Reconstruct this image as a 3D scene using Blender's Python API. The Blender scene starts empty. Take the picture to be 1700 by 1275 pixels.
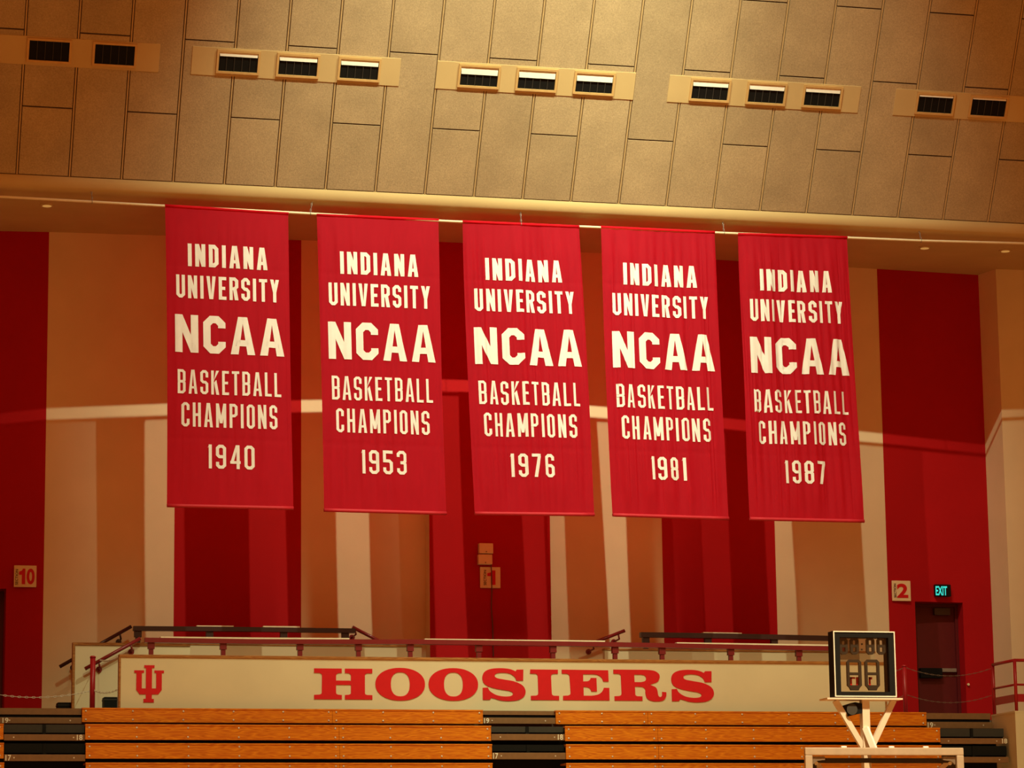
import bpy, bmesh, math, random
from mathutils import Vector, Matrix
random.seed(7)
sc = bpy.context.scene
COL = sc.collection

# ------------------------------------------------------------------ camera
CAM = Vector((-11.9, 0.0, 2.15))
F_PX, YAW, PITCH, ROLL = 4932.15, 0.2524168, 0.178424, -0.0123782
CX, CY = 850.0, 637.5
fw = Vector((math.sin(YAW)*math.cos(PITCH), math.cos(YAW)*math.cos(PITCH), math.sin(PITCH)))
r0 = Vector((math.cos(YAW), -math.sin(YAW), 0.0))
u0 = r0.cross(fw)
rt = math.cos(ROLL)*r0 + math.sin(ROLL)*u0
up = -math.sin(ROLL)*r0 + math.cos(ROLL)*u0
cam_d = bpy.data.cameras.new('camera')
cam_d.sensor_fit = 'HORIZONTAL'
cam_d.sensor_width = 36.0
cam_d.lens = F_PX/1700.0*36.0
cam_d.clip_end = 400
cam = bpy.data.objects.new('camera', cam_d)
COL.objects.link(cam)
cam.matrix_world = Matrix(((rt.x, up.x, -fw.x, CAM.x), (rt.y, up.y, -fw.y, CAM.y),
                           (rt.z, up.z, -fw.z, CAM.z), (0, 0, 0, 1)))
sc.camera = cam

# ------------------------------------------------------------------ exposure, ambient, lamps
sc.view_settings.view_transform = 'Standard'
sc.view_settings.look = 'None'
sc.view_settings.gamma = 1.0
sc.view_settings.use_curve_mapping = False
sc.view_settings.exposure = 0.0

world = bpy.data.worlds.new('hall_ambient')
sc.world = world
world.use_nodes = True
bg = world.node_tree.nodes['Background']
bg.inputs[0].default_value = (1.0, 0.27, 0.045, 1)
bg.inputs[1].default_value = 0.37


def spot(name, loc, target, power, color, angle, blend, radius):
    d = bpy.data.lights.new(name, 'SPOT')
    d.energy = power
    d.color = color
    d.spot_size = math.radians(angle)
    d.spot_blend = blend
    d.shadow_soft_size = radius
    o = bpy.data.objects.new(name, d)
    COL.objects.link(o)
    o.location = loc
    o.rotation_euler = (Vector(target)-Vector(loc)).to_track_quat('-Z', 'Y').to_euler()
    return o


HALIDE = (0.95, 1.0, 0.66)
spot('banner_lamp', (-3.16, 34.5, 24.1), (0.4, 47.0, 13.0), 10000, HALIDE, 49, 1.0, 0.07)
spot('banner_lamp', (3.2, 34.5, 24.1), (-1.5, 47.5, 12.0), 8000, HALIDE, 44, 1.0, 0.07)
spot('banner_lamp', (1.2, 34.5, 24.1), (4.6, 47.5, 12.4), 6600, HALIDE, 39, 1.0, 0.07)
COURT = (0.84, 1.0, 0.56)
spot('court_lamp', (-6.0, 20.0, 25.0), (-4.0, 43.0, 3.3), 13000, COURT, 30, 0.8, 0.8)
spot('court_lamp', (6.0, 20.0, 25.0), (4.5, 43.0, 3.3), 12500, COURT, 32, 0.8, 0.8)
spot('court_lamp', (0.0, 18.0, 26.0), (0.0, 24.0, 0.0), 62000, (1.0, 0.85, 0.5), 72, 0.6, 0.8)
spot('court_lamp', (0.5, 17.0, 24.0), (0.4, 30.5, 3.9), 1500, (1.0, 0.86, 0.55), 13, 0.8, 0.5)  # added narrow lamp, only there to brighten the basket stand


# ------------------------------------------------------------------ photo pixel -> place helpers
def ray(x, y):
    return fw + (x-CX)/F_PX*rt - (y-CY)/F_PX*up


def P(x, y, Y):
    d = ray(x, y)
    return CAM + d*((Y-CAM.y)/d.y)


def PZ(x, y, Z):
    d = ray(x, y)
    return CAM + d*((Z-CAM.z)/d.z)


def rect(x0, y0, x1, y1, Y):
    """world X0, X1, Z0 (bottom), Z1 (top) of an upright rectangle on plane Y"""
    ym, xm = (y0+y1)/2, (x0+x1)/2
    return P(x0, ym, Y).x, P(x1, ym, Y).x, P(xm, y1, Y).z, P(xm, y0, Y).z


def lerp(a, b, t):
    return a + (b-a)*t


# ------------------------------------------------------------------ materials
def nodes_of(name):
    m = bpy.data.materials.new(name)
    m.use_nodes = True
    nt = m.node_tree
    return m, nt, nt.nodes['Principled BSDF']


def mat(name, color, rough=0.6, metal=0.0, noise=0.08, scale=12.0, bump=0.0, bscale=60.0, spec=0.4, stretch=(1, 1, 1)):
    m, nt, b = nodes_of(name)
    b.inputs['Roughness'].default_value = rough
    b.inputs['Metallic'].default_value = metal
    b.inputs['Specular IOR Level'].default_value = spec
    tc = nt.nodes.new('ShaderNodeTexCoord')
    mp = nt.nodes.new('ShaderNodeMapping')
    mp.inputs['Scale'].default_value = stretch
    nt.links.new(tc.outputs['Object'], mp.inputs[0])
    nz = nt.nodes.new('ShaderNodeTexNoise')
    nz.inputs['Scale'].default_value = scale
    nz.inputs['Detail'].default_value = 6
    nt.links.new(mp.outputs[0], nz.inputs['Vector'])
    rp = nt.nodes.new('ShaderNodeValToRGB')
    rp.color_ramp.elements[0].position = 0.25
    rp.color_ramp.elements[1].position = 0.75
    rp.color_ramp.elements[0].color = tuple(c*(1-noise) for c in color) + (1,)
    rp.color_ramp.elements[1].color = tuple(min(1, c*(1+noise)) for c in color) + (1,)
    nt.links.new(nz.outputs['Fac'], rp.inputs[0])
    nt.links.new(rp.outputs[0], b.inputs['Base Color'])
    if bump:
        n2 = nt.nodes.new('ShaderNodeTexNoise')
        n2.inputs['Scale'].default_value = bscale
        n2.inputs['Detail'].default_value = 4
        nt.links.new(mp.outputs[0], n2.inputs['Vector'])
        bp = nt.nodes.new('ShaderNodeBump')
        bp.inputs['Strength'].default_value = bump
        bp.inputs['Distance'].default_value = 0.01
        nt.links.new(n2.outputs['Fac'], bp.inputs['Height'])
        nt.links.new(bp.outputs[0], b.inputs['Normal'])
    return m


def wood_mat(name, c1, c2):
    m, nt, b = nodes_of(name)
    b.inputs['Roughness'].default_value = 0.45
    b.inputs['Specular IOR Level'].default_value = 0.25
    tc = nt.nodes.new('ShaderNodeTexCoord')
    mp = nt.nodes.new('ShaderNodeMapping')
    mp.inputs['Scale'].default_value = (0.8, 5.0, 9.0)
    nt.links.new(tc.outputs['Object'], mp.inputs[0])
    n1 = nt.nodes.new('ShaderNodeTexNoise')
    n1.inputs['Scale'].default_value = 1.1
    n1.inputs['Detail'].default_value = 3
    nt.links.new(mp.outputs[0], n1.inputs['Vector'])
    mul = nt.nodes.new('ShaderNodeMath')
    mul.operation = 'MULTIPLY'
    mul.inputs[1].default_value = 26.0
    nt.links.new(n1.outputs['Fac'], mul.inputs[0])
    fr = nt.nodes.new('ShaderNodeMath')
    fr.operation = 'PINGPONG'
    fr.inputs[1].default_value = 1.0
    nt.links.new(mul.outputs[0], fr.inputs[0])
    n2 = nt.nodes.new('ShaderNodeTexNoise')
    n2.inputs['Scale'].default_value = 9.0
    n2.inputs['Detail'].default_value = 6
    mp2 = nt.nodes.new('ShaderNodeMapping')
    mp2.inputs['Scale'].default_value = (0.35, 4.0, 7.0)
    nt.links.new(tc.outputs['Object'], mp2.inputs[0])
    nt.links.new(mp2.outputs[0], n2.inputs['Vector'])
    mix = nt.nodes.new('ShaderNodeMath')
    mix.operation = 'MULTIPLY'
    nt.links.new(fr.outputs[0], mix.inputs[0])
    nt.links.new(n2.outputs['Fac'], mix.inputs[1])
    rp = nt.nodes.new('ShaderNodeValToRGB')
    rp.color_ramp.elements[0].position = 0.05
    rp.color_ramp.elements[1].position = 0.62
    rp.color_ramp.elements[0].color = c1 + (1,)
    rp.color_ramp.elements[1].color = c2 + (1,)
    nt.links.new(mix.outputs[0], rp.inputs[0])
    nt.links.new(rp.outputs[0], b.inputs['Base Color'])
    return m


def panel_mat(name, color):
    """sprayed acoustic board: fine speckle, soft blotches, a slightly different tone per board"""
    m, nt, b = nodes_of(name)
    b.inputs['Roughness'].default_value = 0.9
    b.inputs['Specular IOR Level'].default_value = 0.1
    tc = nt.nodes.new('ShaderNodeTexCoord')
    n1 = nt.nodes.new('ShaderNodeTexNoise')
    n1.inputs['Scale'].default_value = 45.0
    n1.inputs['Detail'].default_value = 5
    n1.inputs['Roughness'].default_value = 0.75
    n2 = nt.nodes.new('ShaderNodeTexNoise')
    n2.inputs['Scale'].default_value = 1.6
    n2.inputs['Detail'].default_value = 5
    nt.links.new(tc.outputs['Object'], n1.inputs['Vector'])
    nt.links.new(tc.outputs['Object'], n2.inputs['Vector'])
    geo = nt.nodes.new('ShaderNodeNewGeometry')

    def mr(sock, a, c, lo, hi):
        n = nt.nodes.new('ShaderNodeMapRange')
        n.inputs[1].default_value = a
        n.inputs[2].default_value = c
        n.inputs[3].default_value = lo
        n.inputs[4].default_value = hi
        nt.links.new(sock, n.inputs[0])
        return n.outputs[0]
    a = mr(n1.outputs['Fac'], 0.3, 0.7, 0.76, 1.22)
    c = mr(n2.outputs['Fac'], 0.3, 0.7, 0.90, 1.08)
    e = mr(geo.outputs['Random Per Island'], 0, 1, 0.93, 1.05)
    m1 = nt.nodes.new('ShaderNodeMath')
    m1.operation = 'MULTIPLY'
    nt.links.new(a, m1.inputs[0])
    nt.links.new(c, m1.inputs[1])
    m2 = nt.nodes.new('ShaderNodeMath')
    m2.operation = 'MULTIPLY'
    nt.links.new(m1.outputs[0], m2.inputs[0])
    nt.links.new(e, m2.inputs[1])
    vm = nt.nodes.new('ShaderNodeVectorMath')
    vm.operation = 'SCALE'
    vm.inputs[0].default_value = color
    nt.links.new(m2.outputs[0], vm.inputs['Scale'])
    nt.links.new(vm.outputs[0], b.inputs['Base Color'])
    bp = nt.nodes.new('ShaderNodeBump')
    bp.inputs['Strength'].default_value = 0.35
    bp.inputs['Distance'].default_value = 0.01
    nt.links.new(n1.outputs['Fac'], bp.inputs['Height'])
    nt.links.new(bp.outputs[0], b.inputs['Normal'])
    return m


def emit_mat(name, color, strength):
    m, nt, b = nodes_of(name)
    b.inputs['Base Color'].default_value = (0.02, 0.02, 0.02, 1)
    tc = nt.nodes.new('ShaderNodeTexCoord')
    nz = nt.nodes.new('ShaderNodeTexNoise')
    nz.inputs['Scale'].default_value = 8
    nt.links.new(tc.outputs['Object'], nz.inputs['Vector'])
    rp = nt.nodes.new('ShaderNodeValToRGB')
    rp.color_ramp.elements[0].color = tuple(c*0.85 for c in color) + (1,)
    rp.color_ramp.elements[1].color = color + (1,)
    nt.links.new(nz.outputs['Fac'], rp.inputs[0])
    nt.links.new(rp.outputs[0], b.inputs['Emission Color'])
    b.inputs['Emission Strength'].default_value = strength
    return m


def glass_mat(name, tint, alpha, rough=0.05):
    m, nt, b = nodes_of(name)
    tr = nt.nodes.new('ShaderNodeBsdfTransparent')
    tr.inputs[0].default_value = tint + (1,)
    gl = nt.nodes.new('ShaderNodeBsdfGlossy')
    gl.inputs['Roughness'].default_value = rough
    mx = nt.nodes.new('ShaderNodeMixShader')
    mx.inputs[0].default_value = alpha
    nt.links.new(tr.outputs[0], mx.inputs[1])
    nt.links.new(gl.outputs[0], mx.inputs[2])
    nt.links.new(mx.outputs[0], nt.nodes['Material Output'].inputs[0])
    return m


M = {}
M['cream'] = mat('cream_wall_paint', (0.75, 0.60, 0.38), 0.7, noise=0.05, scale=1.2, bump=0.08, bscale=40, spec=0.2)
M['redwall'] = mat('crimson_wall_paint', (0.40, 0.002, 0.005), 0.75, noise=0.05, scale=1.2, bump=0.08, bscale=40, spec=0.2)
M['plaster'] = mat('ochre_plaster', (0.58, 0.42, 0.20), 0.8, noise=0.05, scale=1.5, bump=0.08, bscale=30, spec=0.15)
M['panel'] = panel_mat('acoustic_board', (0.45, 0.335, 0.195))
M['groove'] = mat('joint_shadow_gap', (0.05, 0.03, 0.015), 0.9)
M['batten'] = mat('batten_paint', (0.55, 0.38, 0.18), 0.8)
M['ventframe'] = mat('vent_frame_paint', (0.60, 0.38, 0.15), 0.6, spec=0.2)
M['white'] = mat('white_enamel', (0.86, 0.83, 0.74), 0.45, noise=0.04)
M['black'] = mat('black_metal', (0.006, 0.0055, 0.005), 0.7, spec=0.15)
M['grid'] = mat('dark_grille_bars', (0.05, 0.042, 0.035), 0.6, spec=0.2)
M['cloth'] = mat('crimson_banner_nylon', (0.62, 0.010, 0.036), 0.75, noise=0.07, scale=3.0, bump=0.15, bscale=55, spec=0.25, stretch=(3, 1, 0.6))
def add_translucency(m, color, fac):
    nt = m.node_tree
    out = nt.nodes['Material Output']
    b_ = nt.nodes['Principled BSDF']
    tl = nt.nodes.new('ShaderNodeBsdfTranslucent')
    tl.inputs[0].default_value = color + (1,)
    mx = nt.nodes.new('ShaderNodeMixShader')
    mx.inputs[0].default_value = fac
    nt.links.new(b_.outputs[0], mx.inputs[1])
    nt.links.new(tl.outputs[0], mx.inputs[2])
    nt.links.new(mx.outputs[0], out.inputs[0])


add_translucency(M['cloth'], (1.0, 0.02, 0.015), 0.56)
M['hem'] = mat('crimson_banner_hem', (0.54, 0.016, 0.032), 0.6, noise=0.06, scale=9, spec=0.35)
M['letter'] = mat('cream_felt_lettering', (0.88, 0.86, 0.84), 0.85, noise=0.04, scale=7, bump=0.1, bscale=80, spec=0.15)
M['pole'] = mat('cream_pipe', (0.84, 0.74, 0.52), 0.4, noise=0.04)
M['chain'] = mat('galvanised_chain', (0.35, 0.33, 0.30), 0.4, metal=0.8)
M['board'] = mat('cream_board_paint', (0.66, 0.56, 0.36), 0.6, noise=0.04, scale=1.5, bump=0.05, bscale=50, spec=0.2)
M['boardred'] = mat('red_sign_vinyl', (0.60, 0.006, 0.010), 0.5, noise=0.04, spec=0.25)
M['trim'] = wood_mat('stained_trim_wood', (0.28, 0.10, 0.02), (0.46, 0.20, 0.05))
M['wood'] = wood_mat('varnished_bleacher_wood', (0.58, 0.130, 0.002), (0.82, 0.270, 0.006))
M['bolt'] = mat('zinc_bolt', (0.75, 0.70, 0.6), 0.35, metal=0.6)
M['tread'] = mat('brown_step_nosing', (0.21, 0.095, 0.032), 0.6, noise=0.1)
M['riser'] = mat('charcoal_riser', (0.035, 0.030, 0.024), 0.8)
M['number'] = mat('white_number_paint', (0.80, 0.74, 0.60), 0.6)
M['rail'] = mat('oxblood_rail_paint', (0.20, 0.010, 0.012), 0.35, noise=0.06, spec=0.5)
M['darkrail'] = mat('dark_bronze_rail', (0.045, 0.014, 0.012), 0.4, noise=0.06, spec=0.5)
M['cap'] = mat('pale_rail_highlight', (0.80, 0.70, 0.50), 0.4)  # pale highlight colour for the rail tops, no separate cap
M['redsteel'] = mat('red_steel_paint', (0.34, 0.006, 0.012), 0.4, noise=0.05)
M['sign'] = mat('cream_sign_face', (0.78, 0.62, 0.36), 0.6, noise=0.03)
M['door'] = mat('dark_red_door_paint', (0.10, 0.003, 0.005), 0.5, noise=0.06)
M['steel'] = mat('dull_steel', (0.25, 0.20, 0.16), 0.5, metal=0.3)
M['darksteel'] = mat('dark_steel', (0.07, 0.05, 0.04), 0.5)
M['post'] = mat('white_stand_paint', (0.64, 0.52, 0.40), 0.45, noise=0.04)
M['silver'] = mat('brushed_aluminium', (0.50, 0.40, 0.29), 0.4, metal=0.35)
M['outline'] = mat('pale_edge_moulding', (0.72, 0.66, 0.56), 0.4)
M['seg'] = mat('unlit_digit_segment', (0.020, 0.017, 0.014), 0.5)
M['glass'] = glass_mat('clear_glass', (0.96, 0.94, 0.90), 0.04)
M['smoke'] = glass_mat('smoked_acrylic', (0.70, 0.66, 0.62), 0.05)
M['floorwood'] = wood_mat('maple_court', (0.42, 0.22, 0.08), (0.58, 0.33, 0.13))
M['concrete'] = mat('concourse_concrete', (0.22, 0.18, 0.13), 0.9, noise=0.15, scale=4)
M['exit'] = emit_mat('exit_letters_glow', (0.03, 0.75, 0.62), 1.1)
M['lens'] = emit_mat('downlight_lens', (1.0, 0.45, 0.10), 0.5)
M['dullchain'] = mat('dull_brown_chain', (0.22, 0.13, 0.09), 0.5, metal=0.3)
M['cable'] = mat('grey_cable', (0.12, 0.06, 0.05), 0.6)


# ------------------------------------------------------------------ mesh builder
class MB:
    def __init__(self):
        self.v, self.f, self.mi, self.sm = [], [], [], []

    def face(self, pts, mi=0, smooth=False):
        n = len(self.v)
        self.v += [Vector(p) for p in pts]
        self.f.append(list(range(n, n+len(pts))))
        self.mi.append(mi)
        self.sm.append(smooth)

    def box(self, x0, x1, y0, y1, z0, z1, mi=0, bev=0.0):
        if bev > 0:
            bm = bmesh.new()
            bmesh.ops.create_cube(bm, size=1)
            for v in bm.verts:
                v.co = Vector((lerp(x0, x1, v.co.x+.5), lerp(y0, y1, v.co.y+.5), lerp(z0, z1, v.co.z+.5)))
            bmesh.ops.bevel(bm, geom=list(bm.edges), offset=bev, segments=2, affect='EDGES', profile=0.7)
            self.add_bm(bm, mi)
            bm.free()
            return
        c = [(x, y, z) for x in (x0, x1) for y in (y0, y1) for z in (z0, z1)]
        n = len(self.v)
        self.v += [Vector(p) for p in c]
        for q in ((0, 1, 3, 2), (4, 6, 7, 5), (0, 4, 5, 1), (2, 3, 7, 6), (0, 2, 6, 4), (1, 5, 7, 3)):
            self.f.append([n+i for i in q])
            self.mi.append(mi)
            self.sm.append(False)

    def add_bm(self, bm, mi=0, smooth=False):
        n = len(self.v)
        bm.verts.index_update()
        self.v += [v.co.copy() for v in bm.verts]
        for f in bm.faces:
            self.f.append([n+v.index for v in f.verts])
            self.mi.append(mi)
            self.sm.append(smooth)

    def bar(self, a, b, w, h, mi=0, upv=(0, 0, 1)):
        """rectangular bar from a to b: w across, h along upv"""
        a, b = Vector(a), Vector(b)
        d = (b-a).normalized()
        s = d.cross(Vector(upv)).normalized()
        t = s.cross(d).normalized()
        n = len(self.v)
        for p in (a, b):
            for i, j in ((-1, -1), (1, -1), (1, 1), (-1, 1)):
                self.v.append(p + s*(w/2*i) + t*(h/2*j))
        for q in ((0, 3, 2, 1), (4, 5, 6, 7), (0, 1, 5, 4), (1, 2, 6, 5), (2, 3, 7, 6), (3, 0, 4, 7)):
            self.f.append([n+i for i in q])
            self.mi.append(mi)
            self.sm.append(False)

    def tube(self, pts, r, seg=10, mi=0, caps=True):
        pts = [Vector(p) for p in pts]
        rings = []
        prev = None
        for i, p in enumerate(pts):
            d = (pts[min(i+1, len(pts)-1)] - pts[max(i-1, 0)]).normalized()
            if prev is None:
                ref = Vector((0, 0, 1)) if abs(d.z) < 0.9 else Vector((0, 1, 0))
                s = d.cross(ref).normalized()
            else:
                s = (prev - d*prev.dot(d)).normalized()
            prev = s
            t = d.cross(s)
            n = len(self.v)
            rr = r[i] if isinstance(r, (list, tuple)) else r
            for k in range(seg):
                a = 2*math.pi*k/seg
                self.v.append(p + s*(rr*math.cos(a)) + t*(rr*math.sin(a)))
            rings.append(n)
        for a, b in zip(rings, rings[1:]):
            for k in range(seg):
                k2 = (k+1) % seg
                self.f.append([a+k, b+k, b+k2, a+k2])
                self.mi.append(mi)
                self.sm.append(True)
        if caps:
            self.f.append([rings[0]+k for k in range(seg)])
            self.f.append([rings[-1]+k for k in reversed(range(seg))])
            self.mi += [mi, mi]
            self.sm += [False, False]

    def prism(self, poly, y0, y1, mi=0):
        """poly: list of (x, z), convex or simple; extruded from y0 (front) to y1"""
        n = len(poly)
        a = len(self.v)
        self.v += [Vector((x, y0, z)) for x, z in poly]
        self.v += [Vector((x, y1, z)) for x, z in poly]
        self.f.append([a+i for i in range(n)])
        self.f.append([a+n+i for i in reversed(range(n))])
        self.mi += [mi, mi]
        self.sm += [False, False]
        for i in range(n):
            j = (i+1) % n
            self.f.append([a+j, a+i, a+n+i, a+n+j])
            self.mi.append(mi)
            self.sm.append(False)

    def build(self, name, mats, parent=None, origin=None, recalc=True):
        if not isinstance(mats, (list, tuple)):
            mats = [mats]
        if parent is not None:
            o0 = wloc(parent)
        else:
            o0 = Vector(origin) if origin is not None else Vector((0, 0, 0))
        me = bpy.data.meshes.new(name)
        org = o0 if parent is None else o0
        me.from_pydata([tuple(v-org) for v in self.v], [], self.f)
        for m in mats:
            me.materials.append(m)
        for p, mi, sm in zip(me.polygons, self.mi, self.sm):
            p.material_index = mi
            p.use_smooth = sm
        if recalc:
            bm = bmesh.new()
            bm.from_mesh(me)
            bmesh.ops.remove_doubles(bm, verts=bm.verts, dist=1e-5)
            bmesh.ops.recalc_face_normals(bm, faces=bm.faces)
            bm.to_mesh(me)
            bm.free()
        me.update()
        o = bpy.data.objects.new(name, me)
        COL.objects.link(o)
        if parent is not None:
            o.parent = parent
        else:
            o.location = o0
        return o


def wloc(o):
    v = Vector(o.location)
    p = o.parent
    while p is not None:
        v = v + Vector(p.location)
        p = p.parent
    return v


def tag(o, label=None, cat=None, group=None, kind=None):
    if label:
        o['label'] = label
    if cat:
        o['category'] = cat
    if group:
        o['group'] = group
    if kind:
        o['kind'] = kind
    return o


def thing(name, label, cat, loc, group=None):
    o = bpy.data.objects.new(name, None)
    o.empty_display_size = 0.1
    COL.objects.link(o)
    o.location = loc
    return tag(o, label, cat, group)


def copy_tree(o, parent=None):
    c = o.copy()
    COL.objects.link(c)
    c.parent = parent
    for ch in [x for x in o.children]:
        copy_tree(ch, c)
    return c


def curve_mesh(name, splines, extrude):
    """filled 2D outline with holes -> list of verts, faces in (x, y, z)"""
    cu = bpy.data.curves.new(name, 'CURVE')
    cu.dimensions = '2D'
    cu.fill_mode = 'BOTH'
    cu.extrude = extrude
    for pts in splines:
        s = cu.splines.new('POLY')
        s.points.add(len(pts)-1)
        for i, (x, y) in enumerate(pts):
            s.points[i].co = (x, y, 0, 1)
        s.use_cyclic_u = True
    return curve_to_data(cu)


def curve_to_data(cu):
    ob = bpy.data.objects.new('tmp_outline', cu)
    COL.objects.link(ob)
    dg = bpy.context.evaluated_depsgraph_get()
    ev = ob.evaluated_get(dg)
    me = bpy.data.meshes.new_from_object(ev)
    vs = [v.co.copy() for v in me.vertices]
    fs = [list(p.vertices) for p in me.polygons]
    bpy.data.objects.remove(ob)
    bpy.data.meshes.remove(me)
    return vs, fs


def text_data(s, bold=0.0, extrude=0.004):
    cu = bpy.data.curves.new('tmp_text', 'FONT')
    cu.body = s
    cu.size = 1.0
    cu.offset = bold
    cu.extrude = extrude
    return curve_to_data(cu)


def flat_graphic(mb, data, X0, X1, Z0, Z1, Y, depth=0.006, turn=False):
    """stretch an outline to a rectangle standing on plane Y, facing -Y"""
    vs, fs = data
    xs = [v.x for v in vs]
    ys = [v.y for v in vs]
    xa, xb, ya, yb = min(xs), max(xs), min(ys), max(ys)
    zs_ = [v.z for v in vs]
    zmax = max(max(zs_), 1e-9)
    n = len(mb.v)
    for v in vs:
        a, b = (v.x-xa)/(xb-xa), (v.y-ya)/(yb-ya)
        if turn:
            a, b = 1-b, a
        mb.v.append(Vector((lerp(X0, X1, a), Y - depth*(0.5+0.5*v.z/zmax), lerp(Z0, Z1, b))))
    for f in fs:
        mb.f.append([n+i for i in f])
        mb.mi.append(0)
        mb.sm.append(False)


# ================================================================== SETTING
ZS = 11.68 + CAM.z          # soffit height at the wall
ZC = 5.30                   # concourse floor height
YP = 46.6                   # plane of the banner pole

# ---- court floor and concourse floor
b = MB()
b.box(-26, 26, -6, 45.2, -0.2, 0.0)
tag(b.build('floor', M['floorwood']), kind='structure')
b = MB()
b.box(-20, 20, 45.75, 52.0, ZC-0.3, ZC)
tag(b.build('concourse_floor', M['concrete']), 'grey concrete concourse behind the top bleacher row', kind='structure')

# ---- fluted end wall: facets painted in alternate crimson and cream
FAC = [(-330, 50.6), (75, 50.05), (290, 49.9), (500, 49.78), (703, 49.68)]
PILA = [(712, 49.35), (912, 49.35)]
FAC2 = [(909, 49.68), (1097, 49.78), (1284, 49.92), (1468, 50.05), (1638, 50.2)]


def fx(px, Y):
    return P(px, 800, Y).x


DOORS = {}
ZT = ZS + 0.35
w = MB()


def wall_quad(xa, ya, xb, yb, mi, hole=None):
    z0 = ZC - 0.2
    if hole is None:
        w.face([(xa, ya, z0), (xb, yb, z0), (xb, yb, ZT), (xa, ya, ZT)], mi)
        return
    hx0, hx1, hz = hole

    def yy(x):
        return lerp(ya, yb, (x-xa)/(xb-xa))
    w.face([(xa, ya, z0), (hx0, yy(hx0), z0), (hx0, yy(hx0), ZT), (xa, ya, ZT)], mi)
    w.face([(hx1, yy(hx1), z0), (xb, yb, z0), (xb, yb, ZT), (hx1, yy(hx1), ZT)], mi)
    w.face([(hx0, yy(hx0), hz), (hx1, yy(hx1), hz), (hx1, yy(hx1), ZT), (hx0, yy(hx0), ZT)], mi)
    # recess
    D = 0.42
    w.face([(hx0, yy(hx0), z0), (hx0, yy(hx0)+D, z0), (hx0, yy(hx0)+D, hz), (hx0, yy(hx0), hz)], 1)
    w.face([(hx1, yy(hx1), z0), (hx1, yy(hx1)+D, z0), (hx1, yy(hx1)+D, hz), (hx1, yy(hx1), hz)], 1)
    w.face([(hx0, yy(hx0), hz), (hx0, yy(hx0)+D, hz), (hx1, yy(hx1)+D, hz), (hx1, yy(hx1), hz)], 1)


pts = [(fx(a, Y), Y) for a, Y in FAC]
door2 = (P(-75, 1080, 50.2).x, P(8, 1080, 50.2).x, P(4, 978, 50.2).z)
for i, mi in enumerate((1, 0, 1, 0)):
    wall_quad(*pts[i], *pts[i+1], mi, door2 if i == 0 else None)
pl = [(fx(a, Y), Y) for a, Y in PILA]
wall_quad(*pts[-1], pl[0][0], 49.68, 0)
wall_quad(pl[0][0], 49.68, *pl[0], 0)
wall_quad(*pl[0], *pl[1], 1)
pts2 = [(fx(a, Y), Y) for a, Y in FAC2]
pts2[0] = (pl[1][0], 49.68)
wall_quad(*pl[1], *pts2[0], 0)
door1 = (P(1521, 1090, 50.12).x, P(1603, 1090, 50.12).x, P(1560, 999.5, 50.12).z)
for i, mi in enumerate((0, 1, 0, 1)):
    wall_quad(*pts2[i], *pts2[i+1], mi, door1 if i == 3 else None)
tag(w.build('wall_back', [M['cream'], M['redwall']], recalc=False),
    'tall end wall painted in wide crimson and cream stripes', kind='structure')
# ---- right side wall: turns toward the court
w = MB()
c0 = pts2[-1]
c1 = PZ(1653, 447, ZS)
c2 = PZ(1775, 451, ZS)
wall_quad(c0[0], c0[1], c1.x, c1.y, 0)
wall_quad(c1.x, c1.y, c2.x, c2.y, 0)
tag(w.build('wall_right', [M['cream'], M['redwall']], recalc=False), 'cream wall returning at the right edge', kind='structure')

# ---- ceiling: a steep curtain of acoustic boards above the lip
PHI = 1.07092591
LIP_Y = 46.5
q = P(868, 330, LIP_Y)
CZ0 = q.z
TD = Vector((0, -math.cos(PHI), math.sin(PHI)))       # up the slope
TN = Vector((0, -math.sin(PHI), -math.cos(PHI)))      # toward the hall


def cpt(X, s, n=0.0):
    return Vector((X, LIP_Y, CZ0)) + TD*s + TN*n


def on_ceiling(x, y):
    d = ray(x, y)
    p0 = Vector((0, LIP_Y, CZ0))
    t = (p0-CAM).dot(TN)/d.dot(TN)
    p = CAM + d*t
    return p.x, (p-p0).dot(TD)


XA, XB = P(28, 282, LIP_Y).x, P(1639, 366, LIP_Y).x
PW = (XB-XA)/20.0
even = [on_ceiling(*t)[1] for t in ((79, 175), (256, 186), (428, 196), (594, 206), (759, 215.6), (919, 225), (1078, 233), (1235, 242), (1389, 250), (1543, 258))]
odd = [on_ceiling(*t)[1] for t in ((175, 53), (350, 65), (521, 76), (688, 90), (853, 99.6), (1014, 111), (1173, 120.5), (1329, 127), (1484, 138.5), (1636, 144))]
even2 = [on_ceiling(*t)[1] for t in ((1267, 3), (1424, 12.7), (1580, 21))]
S1, S2, S3 = sum(even)/len(even), sum(odd)/len(odd), sum(even2)/len(even2)
LP = S3 - S1
SMAX = 14.0


def quad_slab(mb, x0, x1, s0, s1, n0, n1, mi, ch=0.0):
    base = [cpt(x0, s0, n0), cpt(x1, s0, n0), cpt(x1, s1, n0), cpt(x0, s1, n0)]
    top = [cpt(x0+ch, s0+ch, n1), cpt(x1-ch, s0+ch, n1), cpt(x1-ch, s1-ch, n1), cpt(x0+ch, s1-ch, n1)]
    n = len(mb.v)
    mb.v += base + top
    for f in ((4, 5, 6, 7), (0, 1, 5, 4), (1, 2, 6, 5), (2, 3, 7, 6), (3, 0, 4, 7)):
        mb.f.append([n+i for i in f])
        mb.mi.append(mi)
        mb.sm.append(False)


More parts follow.
